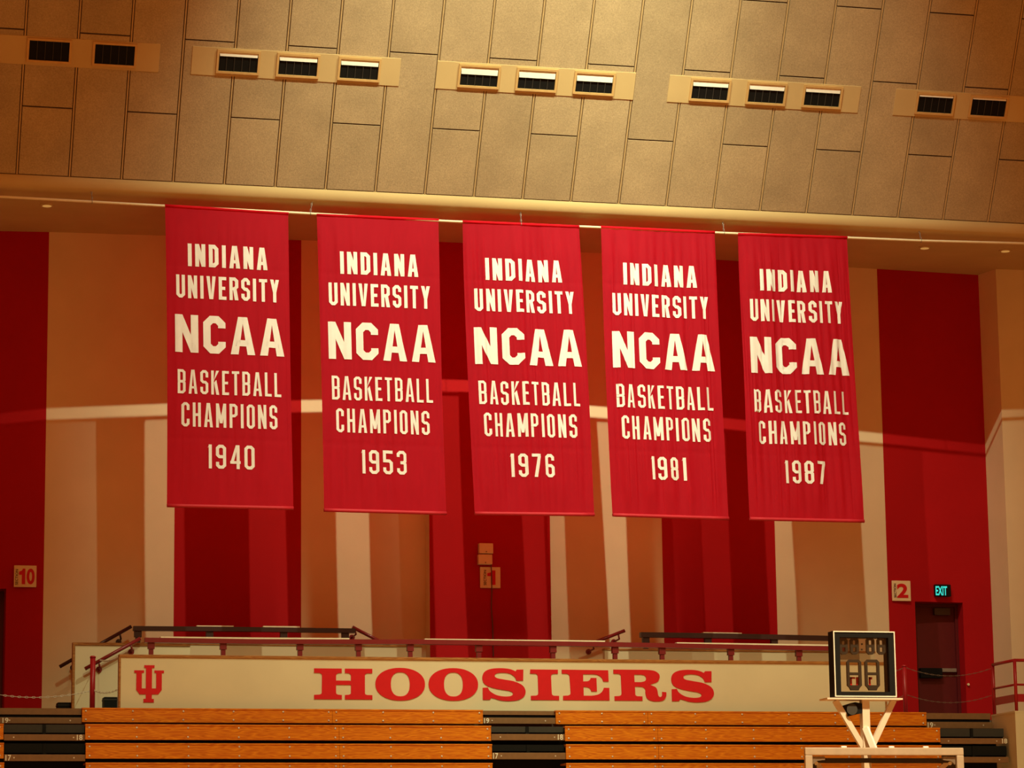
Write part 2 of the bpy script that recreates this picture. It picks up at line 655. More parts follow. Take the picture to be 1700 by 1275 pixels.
ce = MB()
ce.face([cpt(XA-8*PW, 0, 0), cpt(XB+8*PW, 0, 0), cpt(XB+8*PW, SMAX, 0), cpt(XA-8*PW, SMAX, 0)], 1)
for i in range(-7, 27):
    x0, x1 = XA+i*PW, XA+(i+1)*PW
    cuts = [0.0]
    s = S1 if i % 2 == 0 else S2
    while s - LP > 0.35:
        s -= LP
    while s < SMAX:
        if s > 0.3:
            cuts.append(s)
        s += LP
    cuts.append(SMAX)
    for a, c in zip(cuts, cuts[1:]):
        quad_slab(ce, x0+0.0215, x1-0.0215, a+0.007, c-0.007, 0.0, 0.030, 0, 0.006)
    # batten down the seam
    quad_slab(ce, x0-0.014, x0+0.014, 0.0, SMAX, 0.0, 0.028, 2, 0.004)
tag(ce.build('ceiling', [M['panel'], M['groove'], M['batten']], recalc=False),
    'sloping ceiling of tan acoustic boards with staggered joints', kind='structure')

# ---- plaster lip under the boards, rounded over into the soffit
li = MB()
prof = []
p0 = cpt(0, -0.005, 0.036)
prof.append((p0.y, p0.z))
p1 = cpt(0, -0.16, 0.036)
prof.append((p1.y, p1.z))
nose_y, nose_z = p1.y+0.055, 11.565+CAM.z
for k in range(1, 7):
    t = k/7.0
    cx_, cz_ = p1.y - 0.0 + 0.03, nose_z
    a = (1-t)**2
    m_ = 2*t*(1-t)
    c_ = t*t
    ctrl = (p1.y + (p1.z-nose_z)/math.tan(PHI), nose_z)
    end = (ctrl[0]+0.22, nose_z+0.006)
    prof.append((a*p1.y+m_*ctrl[0]+c_*end[0], a*p1.z+m_*ctrl[1]+c_*end[1]))
prof.append(end)
prof.append((52.2, ZS + (ZS-nose_z)*(52.2-49.6)/(49.6-end[0])))
XL, XR = XA-8*PW, XB+8*PW
for (ya, za), (yb, zb) in zip(prof, prof[1:]):
    li.face([(XL, ya, za), (XR, ya, za), (XR, yb, zb), (XL, yb, zb)], 0, True)
li.face([(XL, prof[0][0], prof[0][1]), (XR, prof[0][0], prof[0][1]), tuple(cpt(XR, 0.0, 0)), tuple(cpt(XL, 0.0, 0))], 0)
tag(li.build('trim_1', M['plaster'], recalc=True), 'smooth ochre plaster lip and soffit under the boards', kind='structure')

# ---- plaster strips that carry the vents
STRIPS = [((-60, 52), (265, 115)), ((317.7, 72), (663.6, 143)), ((723, 101.7), (1053, 166)), ((1107.8, 126), (1426.5, 185)), ((1483, 146.5), (1775, 205))]
s_lo = sum(on_ceiling(*t)[1] for t in ((0, 102), (317.7, 120), (723, 149), (1107.8, 171), (1483, 190.6)))/5
s_hi = sum(on_ceiling(*t)[1] for t in ((5, 53), (317.7, 72), (723, 101.7), (1107.8, 126), (1483, 146.5)))/5
for k, (a, c) in enumerate(STRIPS):
    ym = (a[1]+c[1])/2
    xa, xb = on_ceiling(a[0], (a[1]+a[1]+48)/2)[0], on_ceiling(c[0], (c[1]+c[1]-48)/2)[0]
    m_ = MB()
    quad_slab(m_, xa, xb, s_lo, s_hi, 0.02, 0.040, 0, 0.006)
    tag(m_.build('trim_%d' % (k+2), M['plaster'], recalc=False), kind='structure')

# ================================================================== CEILING VENTS
VENTS = [(81.5, 80, 0), (190, 87.5, 0), (395, 101, .22), (494, 107.5, .27), (595.5, 115.2, .30), (794, 129, .40), (889.5, 134.6, .40), (985, 139.5, .40),
         (1177, 151, .30), (1270.5, 155, .30), (1363.5, 159, .26), (1551, 169.5, .14), (1639.5, 173.5, .12)]  # third value: how much of each opening looks lit
VW = 0.70
sv = [on_ceiling(x, y)[1] for x, y, _ in VENTS]
SV = sum(sv)/len(sv)
VH = 0.385
ordn = ['leftmost', 'second from the left', 'third from the left', 'fourth from the left', 'fifth from the left', 'sixth from the left',
        'middle', 'eighth from the left', 'ninth from the left', 'fourth from the right', 'third from the right',
        'second from the right', 'rightmost']
strip_of = ['far left', 'far left', 'left', 'left', 'left', 'middle', 'middle', 'middle', 'right', 'right', 'right', 'far right', 'far right']


def vent_slab(mb, x0, x1, s0, s1, n0, n1, mi=0):
    """closed little box in ceiling coordinates"""
    c = [cpt(x, s, n) for x in (x0, x1) for s in (s0, s1) for n in (n0, n1)]
    n_ = len(mb.v)
    mb.v += c
    for qd in ((0, 1, 3, 2), (4, 6, 7, 5), (0, 4, 5, 1), (2, 3, 7, 6), (0, 2, 6, 4), (1, 5, 7, 3)):
        mb.f.append([n_+i for i in qd])
        mb.mi.append(mi)
        mb.sm.append(False)


for k, (vx, vy, wf) in enumerate(VENTS):
    X = on_ceiling(vx, vy)[0]
    look = 'with a pale strip for its lit inside' if wf >= .2 else ('with a thin pale strip for its lit inside' if wf > 0 else 'with a wholly dark opening')
    t = thing('ceiling_vent', '%s ceiling vent, %s' % (ordn[k], look), 'vent',
              cpt(X, SV-VH/2, 0.04), 'slot vents in the ceiling strips')
    x0, x1, s0, s1 = X-VW/2, X+VW/2, SV-VH/2, SV+VH/2
    fwid = 0.036
    m_ = MB()
    for (a0, a1, c0_, c1_) in ((x0, x1, s0, s0+fwid), (x0, x1, s1-fwid, s1), (x0, x0+fwid, s0+fwid, s1-fwid), (x1-fwid, x1, s0+fwid, s1-fwid)):
        vent_slab(m_, a0, a1, c0_, c1_, 0.040, 0.068)
    m_.build('frame', M['ventframe'], t)
    ix0, ix1, is0, is1 = x0+fwid, x1-fwid, s0+fwid, s1-fwid
    m_ = MB()
    vent_slab(m_, ix0, ix1, is0, is1, 0.041, 0.044)
    slot = m_.build('dark_slot', M['black'], t)  # flush black plate; the darkness of the opening is in its colour
    ih = is1-is0
    if wf > 0:
        m_ = MB()
        sb = is1 - ih*wf
        c = [cpt(ix0+.004, is1-.004, .046), cpt(ix1-.004, is1-.004, .046), cpt(ix1-.012, sb, .066), cpt(ix0+.012, sb, .066)]
        m_.face(c)
        m_.face([c[3], c[2], cpt(ix1-.012, sb, .0445), cpt(ix0+.012, sb, .0445)])
        m_.build('lit_strip', M['white'], t, recalc=False)  # lit inner face of the vent, put into a white strip's shape
    else:
        sb = is1
    for j in range(1, 5):
        m_ = MB()
        xx = lerp(ix0, ix1, j/5.0)
        vent_slab(m_, xx-.004, xx+.004, is0, sb, 0.044, 0.056)
        m_.build('grille_bar', M['grid'], slot)

# ---- recessed downlights in the soffit
for (x, y, lab) in ((78, 340, 'small recessed downlight in the soffit above the left crimson stripe'),
                    (1535, 410.5, 'small recessed downlight in the soffit above the right crimson stripe'),
                    (1669, 415.5, 'small recessed downlight in the soffit at the far right')):
    tg = None
    # point on soffit
    ya, za = end
    yb, zb = prof[-1]
    d = ray(x, y)
    sl = (zb-za)/(yb-ya)
    tt = (za - CAM.z - sl*(ya-CAM.y))/(d.z - sl*d.y)
    pz = CAM + d*tt
    t = thing('recessed_downlight', lab, 'ceiling light', (pz.x, pz.y, pz.z), 'recessed downlights in the soffit')
    m_ = MB()
    m_.tube([(pz.x, pz.y, pz.z+0.002), (pz.x, pz.y, pz.z-0.02)], 0.11, 20)
    m_.build('trim_ring', M['plaster'], t)
    m_ = MB()
    m_.tube([(pz.x, pz.y, pz.z-0.018), (pz.x, pz.y, pz.z-0.026)], 0.075, 20)
    m_.build('lens', M['lens'], t)

# ================================================================== BANNER POLE AND CHAINS
POLE_PX = [(-40, 324), (0, 326.5), (272, 341.7), (485, 353), (748, 367.5), (961, 376), (1205, 387), (1407, 394.6), (1529, 399.6), (1696.5, 404), (1740, 405.5)]
POLE = [P(x, y, YP) for x, y in POLE_PX]


def pole_at(x):
    for (a, pa), (c, pc) in zip(zip(POLE_PX, POLE), zip(POLE_PX[1:], POLE[1:])):
        if a[0] <= x <= c[0]:
            return pa.lerp(pc, (x-a[0])/(c[0]-a[0]))


m_ = MB()
m_.tube(POLE, 0.021, 12)
po = m_.build('banner_pole', M['pole'], origin=POLE[5])
tag(po, 'long cream pipe under the ceiling lip carrying the banners', 'pole')

for k, (px, tx, ty, lab) in enumerate(((152, 151, 309, 'short hanging chain on the bare pole left of all the banners'),
                                       (515, 519, 330, 'short hanging chain between the 1940 and 1953 banners'),
                                       (864.5, 864, 347, 'short hanging chain above the middle of the 1976 banner'),
                                       (1202, 1199, 363.6, 'short hanging chain between the 1981 and 1987 banners'),
                                       (1529, 1524.6, 379, 'short hanging chain on the bare pole right of all the banners'))):
    pb = pole_at(px)
    pt = P(tx, ty, YP+0.01)
    pt.z = max(pt.z, nose_z+0.05)
    t = thing('hanging_chain', lab, 'chain', pb, 'chains holding the banner pole')
    m_ = MB()
    n = 5
    for j in range(n):
        a = pb.lerp(pt, (j+0.25)/(n+0.4)) + Vector((0, 0, 0.02))
        c = pb.lerp(pt, (j+1.45)/(n+0.4)) + Vector((0, 0, 0.02))
        side = Vector((0.010, 0, 0)) if j % 2 == 0 else Vector((0, 0.010, 0))
        mid = (c-a)
        loop = [a, a+mid*.2+side, a+mid*.8+side, c, a+mid*.8-side, a+mid*.2-side, a]
        m_.tube(loop, 0.0045, 6)
    m_.build('links', M['chain'], t)
    m_ = MB()
    ring = [pb+Vector((0, 0.03*math.cos(a), 0.03*math.sin(a))) for a in [2*math.pi*i/14 for i in range(15)]]
    m_.tube(ring, 0.005, 6)
    m_.build('pole_ring', M['chain'], t)
    m_ = MB()
    m_.tube([pt+Vector((0, 0, -0.06)), pt+Vector((0.02, -0.01, -0.03)), pt+Vector((0, -0.01, 0.0)), pt+Vector((-0.006, 0.005, 0.05))], 0.006, 6)
    m_.build('ceiling_hook', M['chain'], t)


# ================================================================== BLOCK LETTERS FOR THE BANNERS
def gl_width(ch, W, t):
    return {'I': t, '1': t*1.35, 'M': W*1.28, 'N': W*1.04, 'A': W*1.10, 'V': W*1.05, 'Y': W*1.02, 'T': W*0.92, 'L': W*0.86, 'E': W*0.86}.get(ch, W)


def glyph(ch, w_, H, t):
    """list of ('s', polyline, closed) strokes and ('q', quad) pieces in metres"""
    l, r, bt, tp, m = t/2, w_-t/2, t/2, H-t/2, H*0.5
    c = min(t*0.62, w_*0.26)
    S, Q = [], []
    if ch == 'I':
        Q.append([(0, 0), (w_, 0), (w_, H), (0, H)])
    elif ch == '1':
        Q.append([(w_-t, 0), (w_, 0), (w_, H), (w_-t, H)])
        Q.append([(0, H-t*1.15), (w_-t, H-t*0.75), (w_-t, H), (w_-t*0.8, H)])
    elif ch == 'N':
        Q.append([(0, 0), (t, 0), (t, H), (0, H)])
        Q.append([(w_-t, 0), (w_, 0), (w_, H), (w_-t, H)])
        Q.append([(0, H), (w_-t*1.02, 0), (w_, 0), (t*1.02, H)])
    elif ch == 'M':
        Q.append([(0, 0), (t, 0), (t, H), (0, H)])
        Q.append([(w_-t, 0), (w_, 0), (w_, H), (w_-t, H)])
        Q.append([(0, H), (w_/2-t*.5, H*.18), (w_/2+t*.5, H*.18), (t*1.05, H)])
        Q.append([(w_, H), (w_/2+t*.5, H*.18), (w_/2-t*.5, H*.18), (w_-t*1.05, H)])
    elif ch == 'A':
        tt = t*1.25
        Q.append([(0, 0), (t*1.05, 0), (w_/2+tt*.1, H), (w_/2-tt*.5, H)])
        Q.append([(w_, 0), (w_-t*1.05, 0), (w_/2-tt*.1, H), (w_/2+tt*.5, H)])
        Q.append([(w_*.20, H*.22), (w_*.80, H*.22), (w_*.75, H*.22+t*.85), (w_*.25, H*.22+t*.85)])
    elif ch == 'V':
        tt = t*1.2
        Q.append([(0, H), (t*1.05, H), (w_/2+tt*.1, 0), (w_/2-tt*.5, 0)])
        Q.append([(w_, H), (w_-t*1.05, H), (w_/2-tt*.1, 0), (w_/2+tt*.5, 0)])
    elif ch == 'Y':
        Q.append([(w_/2-t/2, 0), (w_/2+t/2, 0), (w_/2+t/2, H*.5), (w_/2-t/2, H*.5)])
        Q.append([(0, H), (t*1.08, H), (w_/2+t*.5, H*.42), (w_/2-t*.5, H*.42)])
        Q.append([(w_, H), (w_-t*1.08, H), (w_/2-t*.5, H*.42), (w_/2+t*.5, H*.42)])
    elif ch == 'D':
        S.append(([(l, bt), (r-c, bt), (r, bt+c), (r, tp-c), (r-c, tp), (l, tp)], True))
    elif ch in 'O0':
        S.append(([(l+c, bt), (r-c, bt), (r, bt+c), (r, tp-c), (r-c, tp), (l+c, tp), (l, tp-c), (l, bt+c)], True))
    elif ch == 'U':
        S.append(([(l, H), (l, bt+c), (l+c, bt), (r-c, bt), (r, bt+c), (r, H)], False))
    elif ch == 'C':
        S.append(([(r, H*.68), (r, tp-c), (r-c, tp), (l+c, tp), (l, tp-c), (l, bt+c), (l+c, bt), (r-c, bt), (r, bt+c), (r, H*.32)], False))
    elif ch == 'E':
        Q.append([(0, 0), (t, 0), (t, H), (0, H)])
        for z, ww in ((0, w_), (m-t/2, w_*.86), (H-t, w_)):
            Q.append([(t, z), (ww, z), (ww, z+t), (t, z+t)])
    elif ch == 'L':
        Q.append([(0, 0), (t, 0), (t, H), (0, H)])
        Q.append([(t, 0), (w_, 0), (w_, t), (t, t)])
    elif ch == 'T':
        Q.append([(w_/2-t/2, 0), (w_/2+t/2, 0), (w_/2+t/2, H), (w_/2-t/2, H)])
        Q.append([(0, H-t), (w_, H-t), (w_, H), (0, H)])
    elif ch == 'H':
        Q.append([(0, 0), (t, 0), (t, H), (0, H)])
        Q.append([(w_-t, 0), (w_, 0), (w_, H), (w_-t, H)])
        Q.append([(t, m-t/2), (w_-t, m-t/2), (w_-t, m+t/2), (t, m+t/2)])
    elif ch == 'K':
        Q.append([(0, 0), (t, 0), (t, H), (0, H)])
        Q.append([(t*.6, H*.36), (w_-t*1.15, H), (w_, H), (t*.6, H*.36+t*1.25)])
        Q.append([(w_*.36, H*.50), (w_*.36+t*.9, H*.62), (w_, 0), (w_-t*1.15, 0)])
    elif ch in 'RP':
        S.append(([(l, m), (r-c, m), (r, m+c), (r, tp-c), (r-c, tp), (l, tp)], True))
        Q.append([(0, 0), (t, 0), (t, H), (0, H)])
        if ch == 'R':
            Q.append([(w_*.40, m), (w_*.40+t*1.1, m), (w_, 0), (w_-t*1.12, 0)])
    elif ch == 'B':
        S.append(([(l, bt), (r-c, bt), (r, bt+c), (r, m-c*.8), (r-c*.8, m), (l, m)], True))
        S.append(([(l, m), (r-c*.8, m), (r, m+c*.8), (r, tp-c), (r-c, tp), (l, tp)], True))
    elif ch == 'S':
        S.append(([(r, H*.70), (r, tp-c), (r-c, tp), (l+c, tp), (l, tp-c), (l, m+c), (l+c, m), (r-c, m), (r, m-c), (r, bt+c), (r-c, bt), (l+c, bt), (l, bt+c), (l, H*.30)], False))
    elif ch == '9':
        S.append(([(l+c, m), (r, m), (r, tp-c), (r-c, tp), (l+c, tp), (l, tp-c), (l, m+c)], True))
        S.append(([(r, m+c), (r, bt+c), (r-c, bt), (l+c, bt), (l, bt+c), (l, H*.28)], False))
    elif ch == '6':
        S.append(([(l, m), (r-c, m), (r, m-c), (r, bt+c), (r-c, bt), (l+c, bt), (l, bt+c)], True))
        S.append(([(l, m-c), (l, tp-c), (l+c, tp), (r-c, tp), (r, tp-c), (r, H*.72)], False))
    elif ch == '8':
        S.append(([(l+c, bt), (r-c, bt), (r, bt+c), (r, m-c*.8), (r-c*.8, m), (l+c*.8, m), (l, m-c*.8), (l, bt+c)], True))
        S.append(([(l+c*.8, m), (r-c*.8, m), (r, m+c*.8), (r, tp-c), (r-c, tp), (l+c, tp), (l, tp-c), (l, m+c*.8)], True))
    elif ch == '4':
        Q.append([(w_*.62, 0), (w_*.62+t, 0), (w_*.62+t, H), (w_*.62, H)])
        Q.append([(0, H*.22), (w_*1.02, H*.22), (w_*1.02, H*.22+t*.9), (0, H*.22+t*.9)])
        Q.append([(0, H*.22+t*.2), (t*1.05, H*.22+t*.2), (w_*.62+t*.6, H), (w_*.62-t*.2, H)])
    elif ch == '5':
        S.append(([(w_, tp), (l, tp), (l, H*.56), (r-c, H*.56), (r, H*.56-c), (r, bt+c), (r-c, bt), (l+c, bt), (l, bt+c), (l, H*.28)], False))
    elif ch == '3':
        S.append(([(l, H*.74), (l, tp-c), (l+c, tp), (r-c, tp), (r, tp-c), (r, m+c*.8), (r-c*.8, m), (w_*.36, m)], False))
        S.append(([(w_*.36, m), (r-c*.8, m), (r, m-c*.8), (r, bt+c), (r-c, bt), (l+c, bt), (l, bt+c), (l, H*.26)], False))
    elif ch == '7':
        Q.append([(0, H-t), (w_, H-t), (w_, H), (0, H)])
        Q.append([(w_*.22, 0), (w_*.22+t*1.1, 0), (w_, H-t), (w_-t*1.15, H-t)])
    return S, Q


def stroke_quads(pl_, closed, t):
    pts_ = [Vector((a, c)) for a, c in pl_]
    n = len(pts_)
    L, R = [], []
    for i in range(n):
        if closed:
            d0 = (pts_[i]-pts_[i-1]).normalized()
            d1 = (pts_[(i+1) % n]-pts_[i]).normalized()
        else:
            d0 = (pts_[i]-pts_[max(i-1, 0)])
            d1 = (pts_[min(i+1, n-1)]-pts_[i])
            d0 = d0.normalized() if d0.length > 1e-9 else d1.normalized()
            d1 = d1.normalized() if d1.length > 1e-9 else d0
        n0, n1 = Vector((-d0.y, d0.x)), Vector((-d1.y, d1.x))
        mm = (n0+n1)
        mm = mm.normalized() if mm.length > 1e-6 else n0
        k = 1.0/max(mm.dot(n0), 0.5)
        L.append(pts_[i]+mm*(t/2*k))
        R.append(pts_[i]-mm*(t/2*k))
    out = []
    rng = range(n) if closed else range(n-1)
    for i in rng:
        j = (i+1) % n
        out.append([L[i], L[j], R[j], R[i]])
    return out


def text_line(s, width, H, t, gap):
    """quads of one line, left edge at x = 0, spanning exactly width"""
    base = 1.0
    lo, hi = 0.02, 3.0
    for _ in range(40):
        base = (lo+hi)/2
        tot = sum(gl_width(ch, base, t) for ch in s) + gap*(len(s)-1)
        if tot > width:
            hi = base
        else:
            lo = base
    x = 0.0
    quads = []
    for ch in s:
        wv = gl_width(ch, base, t)
        S, Q = glyph(ch, wv, H, t)
        qs = [[Vector(p) for p in q_] for q_ in Q]
        for pl_, cl in S:
            qs += stroke_quads(pl_, cl, t)
        quads += [[p+Vector((x, 0)) for p in q_] for q_ in qs]
        x += wv + gap
    return quads


# ================================================================== BANNERS
BTL = [(274, 341), (525.8, 356), (768, 367.5), (997.5, 376.7), (1225, 388)]
BTR = [(478.4, 354), (727.8, 365), (961, 376), (1186, 385.4), (1406, 394)]
BBL = [(277, 840.5), (537.7, 848), (788, 853.5), (1017, 856), (1244.6, 862.5)]
BBR = [(487, 845), (741, 853.5), (986.7, 855.6), (1209.7, 862), (1434.5, 866.4)]
YEARS = ['1940', '1953', '1976', '1981', '1987']
POS = ['first banner from the left', 'second banner from the left', 'middle banner of the five', 'second banner from the right', 'last banner on the right']
AMP = [0.35, 0.5, 0.95, 1.25, 1.2]
# text, u0, u1, v_top, v_bottom, stroke/height, gap/height
LINES = [('INDIANA', .176, .822, .125, .201, .17, .15), ('UNIVERSITY', .077, .915, .232, .309, .14, .13), ('NCAA', .064, .951, .365, .491, .195, .13),
         ('BASKETBALL', .082, .920, .548, .628, .108, .125), ('CHAMPIONS', .112, .884, .657, .737, .113, .135)]
YSPAN = {'1940': (.32, .695), '1953': (.31, .682), '1976': (.315, .68), '1981': (.345, .655), '1987': (.318, .682)}

for k in range(5):
    rng = random.Random(40+k)
    A, Bq, C, D = P(*BTL[k], YP), P(*BTR[k], YP), P(*BBL[k], YP), P(*BBR[k], YP)
    waves = [(rng.uniform(2.2, 4.5), rng.uniform(0, 6.3), rng.uniform(-1.2, 1.2), 0.016)] + \
            [(rng.uniform(6, 17), rng.uniform(0, 6.3), rng.uniform(-1.6, 1.6), 0.0075) for _ in range(4)] + \
            [(rng.uniform(20, 34), rng.uniform(0, 6.3), rng.uniform(-2.2, 2.2), 0.0032) for _ in range(4)]
    bow = (rng.uniform(-.012, .012), rng.uniform(-.012, .012))
    amp = AMP[k]
    pleats = [(rng.uniform(.02, .98), rng.uniform(.004, .008), rng.choice((-1, 1))*rng.uniform(.005, .011), rng.uniform(-.02, .02), rng.uniform(0, .5), rng.uniform(.5, 1.1)) for _ in range(int(8+14*amp))]

    def cloth(u, v, off=0.0):
        a, c = A.lerp(Bq, u), C.lerp(D, u)
        p = a.lerp(c, v)
        edge = min(1.0, v*9.0+0.10)*min(1.0, (1-v)*10+0.15)
        d = 0.0
        for fq, ph, dr, am in waves:
            d += am*math.sin(fq*2*math.pi*u*0.5 + ph + dr*v*3.0 + 0.6*math.sin(v*5+ph))
        for pu, pw, pd, pr, v0, v1 in pleats:
            q_ = (u-pu-pr*v)/pw
            if abs(q_) < 3:
                g_ = min(1.0, max(0.0, (v-v0)*8+.5))*min(1.0, max(0.0, (v1-v)*8+.5))
                d += pd*g_*math.exp(-q_*q_)
        d *= amp*edge
        # stitched cross seams pucker the cloth a little
        for sv_ in (0.20, 0.505, 0.775):
            d += 0.006*math.exp(-((v-sv_)/0.004)**2)
        # side edges curl gently
        d += 0.02*amp*(abs(u-0.5)*2)**8*edge
        x = p.x + math.sin(v*math.pi)*(bow[0]*(1-u)+bow[1]*u) * 2.0
        return Vector((x, p.y - 0.02*edge + d - off, p.z))
    cen = A.lerp(Bq, .5)
    t = thing('championship_banner', 'crimson banner reading 1940, hung at the far left'.replace('1940', YEARS[k]).replace('hung at the far left', POS[k]),
              'banner', cen, 'championship banners on the pole')
    NU, NV = 200, 120
    vs = [cloth(i/NU, j/NV) for j in range(NV+1) for i in range(NU+1)]
    m_ = MB()
    m_.v = vs
    for j in range(NV):
        for i in range(NU):
            n = j*(NU+1)+i
            m_.f.append([n, n+NU+1, n+NU+2, n+1])
            m_.mi.append(0)
            m_.sm.append(True)
    o = m_.build('cloth', M['cloth'], t, recalc=False)
    m_ = MB()
    pa, pb = A.lerp(Bq, -0.002), A.lerp(Bq, 1.002)
    m_.tube([pa.lerp(pb, i/8) + Vector((0, 0, -0.004)) for i in range(9)], 0.025, 14)
    m_.build('pole_sleeve', M['cloth'], t)
    m_ = MB()
    m_.tube([C.lerp(D, i/8) + Vector((0, -0.005, 0.012)) for i in range(9)], 0.030, 14)
    m_.build('bottom_hem', M['hem'], t)
    wid, hei = (Bq-A).length, (C-A).length
    for (s, ua, ub, va, vb, tf, gf) in LINES + [(YEARS[k], *YSPAN[YEARS[k]], .794, .873, .128, .17)]:
        H = (vb-va)*hei
        width = (ub-ua)*wid
        quads = text_line(s, width, H, tf*H, gf*H)
        m_ = MB()
        for q_ in quads:
            # subdivide along the longer direction so the felt follows the folds
            e0, e1 = (q_[1]-q_[0]).length, (q_[3]-q_[0]).length
            nu_, nv_ = max(1, int(e0/0.014)), max(1, int(e1/0.014))
            n = len(m_.v)
            for jj in range(nv_+1):
                for ii in range(nu_+1):
                    p = (q_[0].lerp(q_[1], ii/nu_)).lerp(q_[3].lerp(q_[2], ii/nu_), jj/nv_)
                    u = ua + (p.x/width)*(ub-ua)
                    v = vb - (p.y/H)*(vb-va)
                    m_.v.append(cloth(u, v, 0.012))
            for jj in range(nv_):
                for ii in range(nu_):
                    a = n+jj*(nu_+1)+ii
                    m_.f.append([a, a+1, a+nu_+2, a+nu_+1])
                    m_.mi.append(0)
                    m_.sm.append(True)
        lo_ = m_.build('lettering', M['letter'], t, recalc=False)
        lo_['label'] = 'cream lettering %s' % s


# ================================================================== HOOSIERS SIGN BOARD
YB = 45.95


def smooth_poly(pts_, n=7):
    """closed outline; points (x, y) are smooth, (x, y, 1) are corners; Catmull-Rom between"""
    N = len(pts_)
    out = []
    for i in range(N):
        p1_, p2_ = pts_[i], pts_[(i+1) % N]
        p0_ = pts_[i-1] if len(p1_) == 2 else p1_
        p3_ = pts_[(i+2) % N] if len(p2_) == 2 else p2_
        if len(p1_) == 3 and len(p2_) == 3:
            out.append((p1_[0], p1_[1]))
            continue
        for k_ in range(n):
            t_ = k_/n
            r_ = []
            for d_ in (0, 1):
                a_, b_, c_, e_ = p0_[d_], p1_[d_], p2_[d_], p3_[d_]
                r_.append(0.5*((2*b_)+(-a_+c_)*t_+(2*a_-5*b_+4*c_-e_)*t_*t_+(-a_+3*b_-3*c_+e_)*t_**3))
            out.append(tuple(r_))
    return out


def ell(cx_, cy_, rx, ry, n=40, pw=1.0):
    o_ = []
    for i in range(n):
        a = 2*math.pi*i/n
        ca, sa = math.cos(a), math.sin(a)
        o_.append((cx_+rx*math.copysign(abs(ca)**pw, ca), cy_+ry*math.copysign(abs(sa)**pw, sa)))
    return o_


H_OUT = [[(706, 450, 1), (936, 450, 1), (936, 486, 1), (905, 488, 1), (890, 500), (888, 515, 1), (888, 550, 1), (1012, 550, 1), (1012, 515, 1), (1010, 500), (995, 488, 1), (962, 486, 1), (962, 450, 1),
          (1190, 450, 1), (1190, 487, 1), (1145, 488, 1), (1130, 497), (1128, 512, 1), (1128, 645, 1), (1130, 660), (1145, 668, 1), (1190, 669, 1), (1190, 705, 1), (962, 705, 1), (962, 669, 1), (995, 667, 1), (1010, 658),
          (1012, 642, 1), (1012, 585, 1), (888, 585, 1), (888, 642, 1), (890, 658), (905, 667, 1), (936, 669, 1), (936, 705, 1), (706, 705, 1), (706, 669, 1), (752, 667, 1), (768, 658), (770, 642, 1), (772, 512, 1), (768, 497), (752, 488, 1), (706, 487, 1)]]
O_OUT = [ell(1421, 579.5, 206, 135.5, 48, .93), ell(1421.5, 580, 78.5, 100, 40, .82)]
S_OUT = [[(718, 982, 1), (716, 1060, 1), (668, 1062, 1), (655, 1034), (620, 1012), (570, 1006), (528, 1012), (515, 1028), (530, 1044), (580, 1054), (655, 1068), (712, 1096), (732, 1138), (718, 1176), (680, 1198), (620, 1206),
          (560, 1203), (512, 1190), (490, 1184, 1), (480, 1198, 1), (430, 1199, 1), (430, 1114, 1), (466, 1111, 1), (482, 1138), (525, 1164), (580, 1174), (628, 1170), (643, 1152), (620, 1136), (560, 1126), (495, 1112), (445, 1088), (428, 1048),
          (440, 1006), (480, 982), (540, 974), (600, 976), (640, 985), (662, 996, 1), (672, 983, 1)]]
I_OUT = [[(765, 984, 1), (960, 984, 1), (960, 1013, 1), (925, 1014, 1), (913, 1022), (911, 1035, 1), (914, 1145, 1), (917, 1160), (928, 1168, 1), (966, 1169, 1), (966, 1199, 1), (767, 1199, 1), (767, 1170, 1), (805, 1168, 1), (817, 1160),
          (819, 1145, 1), (817, 1035, 1), (814, 1022), (802, 1014, 1), (763, 1013, 1)]]
E_OUT = [[(988, 986, 1), (1316, 988, 1), (1318, 1068, 1), (1280, 1068, 1), (1268, 1040), (1235, 1020), (1190, 1017, 1), (1138, 1017, 1), (1138, 1068, 1), (1170, 1066), (1186, 1056), (1192, 1043, 1), (1232, 1043, 1), (1234, 1138, 1),
          (1194, 1138, 1), (1188, 1122), (1172, 1110), (1140, 1106, 1), (1140, 1168, 1), (1195, 1168, 1), (1240, 1160), (1270, 1140), (1284, 1112, 1), (1322, 1112, 1), (1322, 1200, 1), (995, 1200, 1), (995, 1170, 1), (1030, 1168, 1),
          (1045, 1160), (1048, 1145, 1), (1042, 1035, 1), (1038, 1022), (1024, 1015, 1), (988, 1014, 1)]]
# R in the [1000..1400] crop (scale 4.25)
R_OUT = [[(78, 391, 1), (310, 391, 1), (365, 397), (398, 418), (404, 445), (388, 475), (345, 492), (338, 498), (372, 512), (386, 535), (390, 562), (396, 578), (408, 582), (418, 572), (420, 546, 1), (449, 548, 1), (448, 575), (432, 602),
          (395, 613), (345, 610), (312, 592), (302, 560), (300, 530), (284, 514), (255, 510, 1), (228, 510, 1), (229, 560, 1), (232, 572), (245, 578, 1), (280, 579, 1), (280, 609, 1), (83, 609, 1), (83, 579, 1), (115, 577, 1), (130, 570), (133, 556, 1),
          (130, 440, 1), (128, 428), (115, 421, 1), (78, 420, 1)],
         [(224, 425, 1), (275, 425, 1), (300, 433), (308, 452), (300, 470), (272, 478, 1), (226, 478, 1)]]

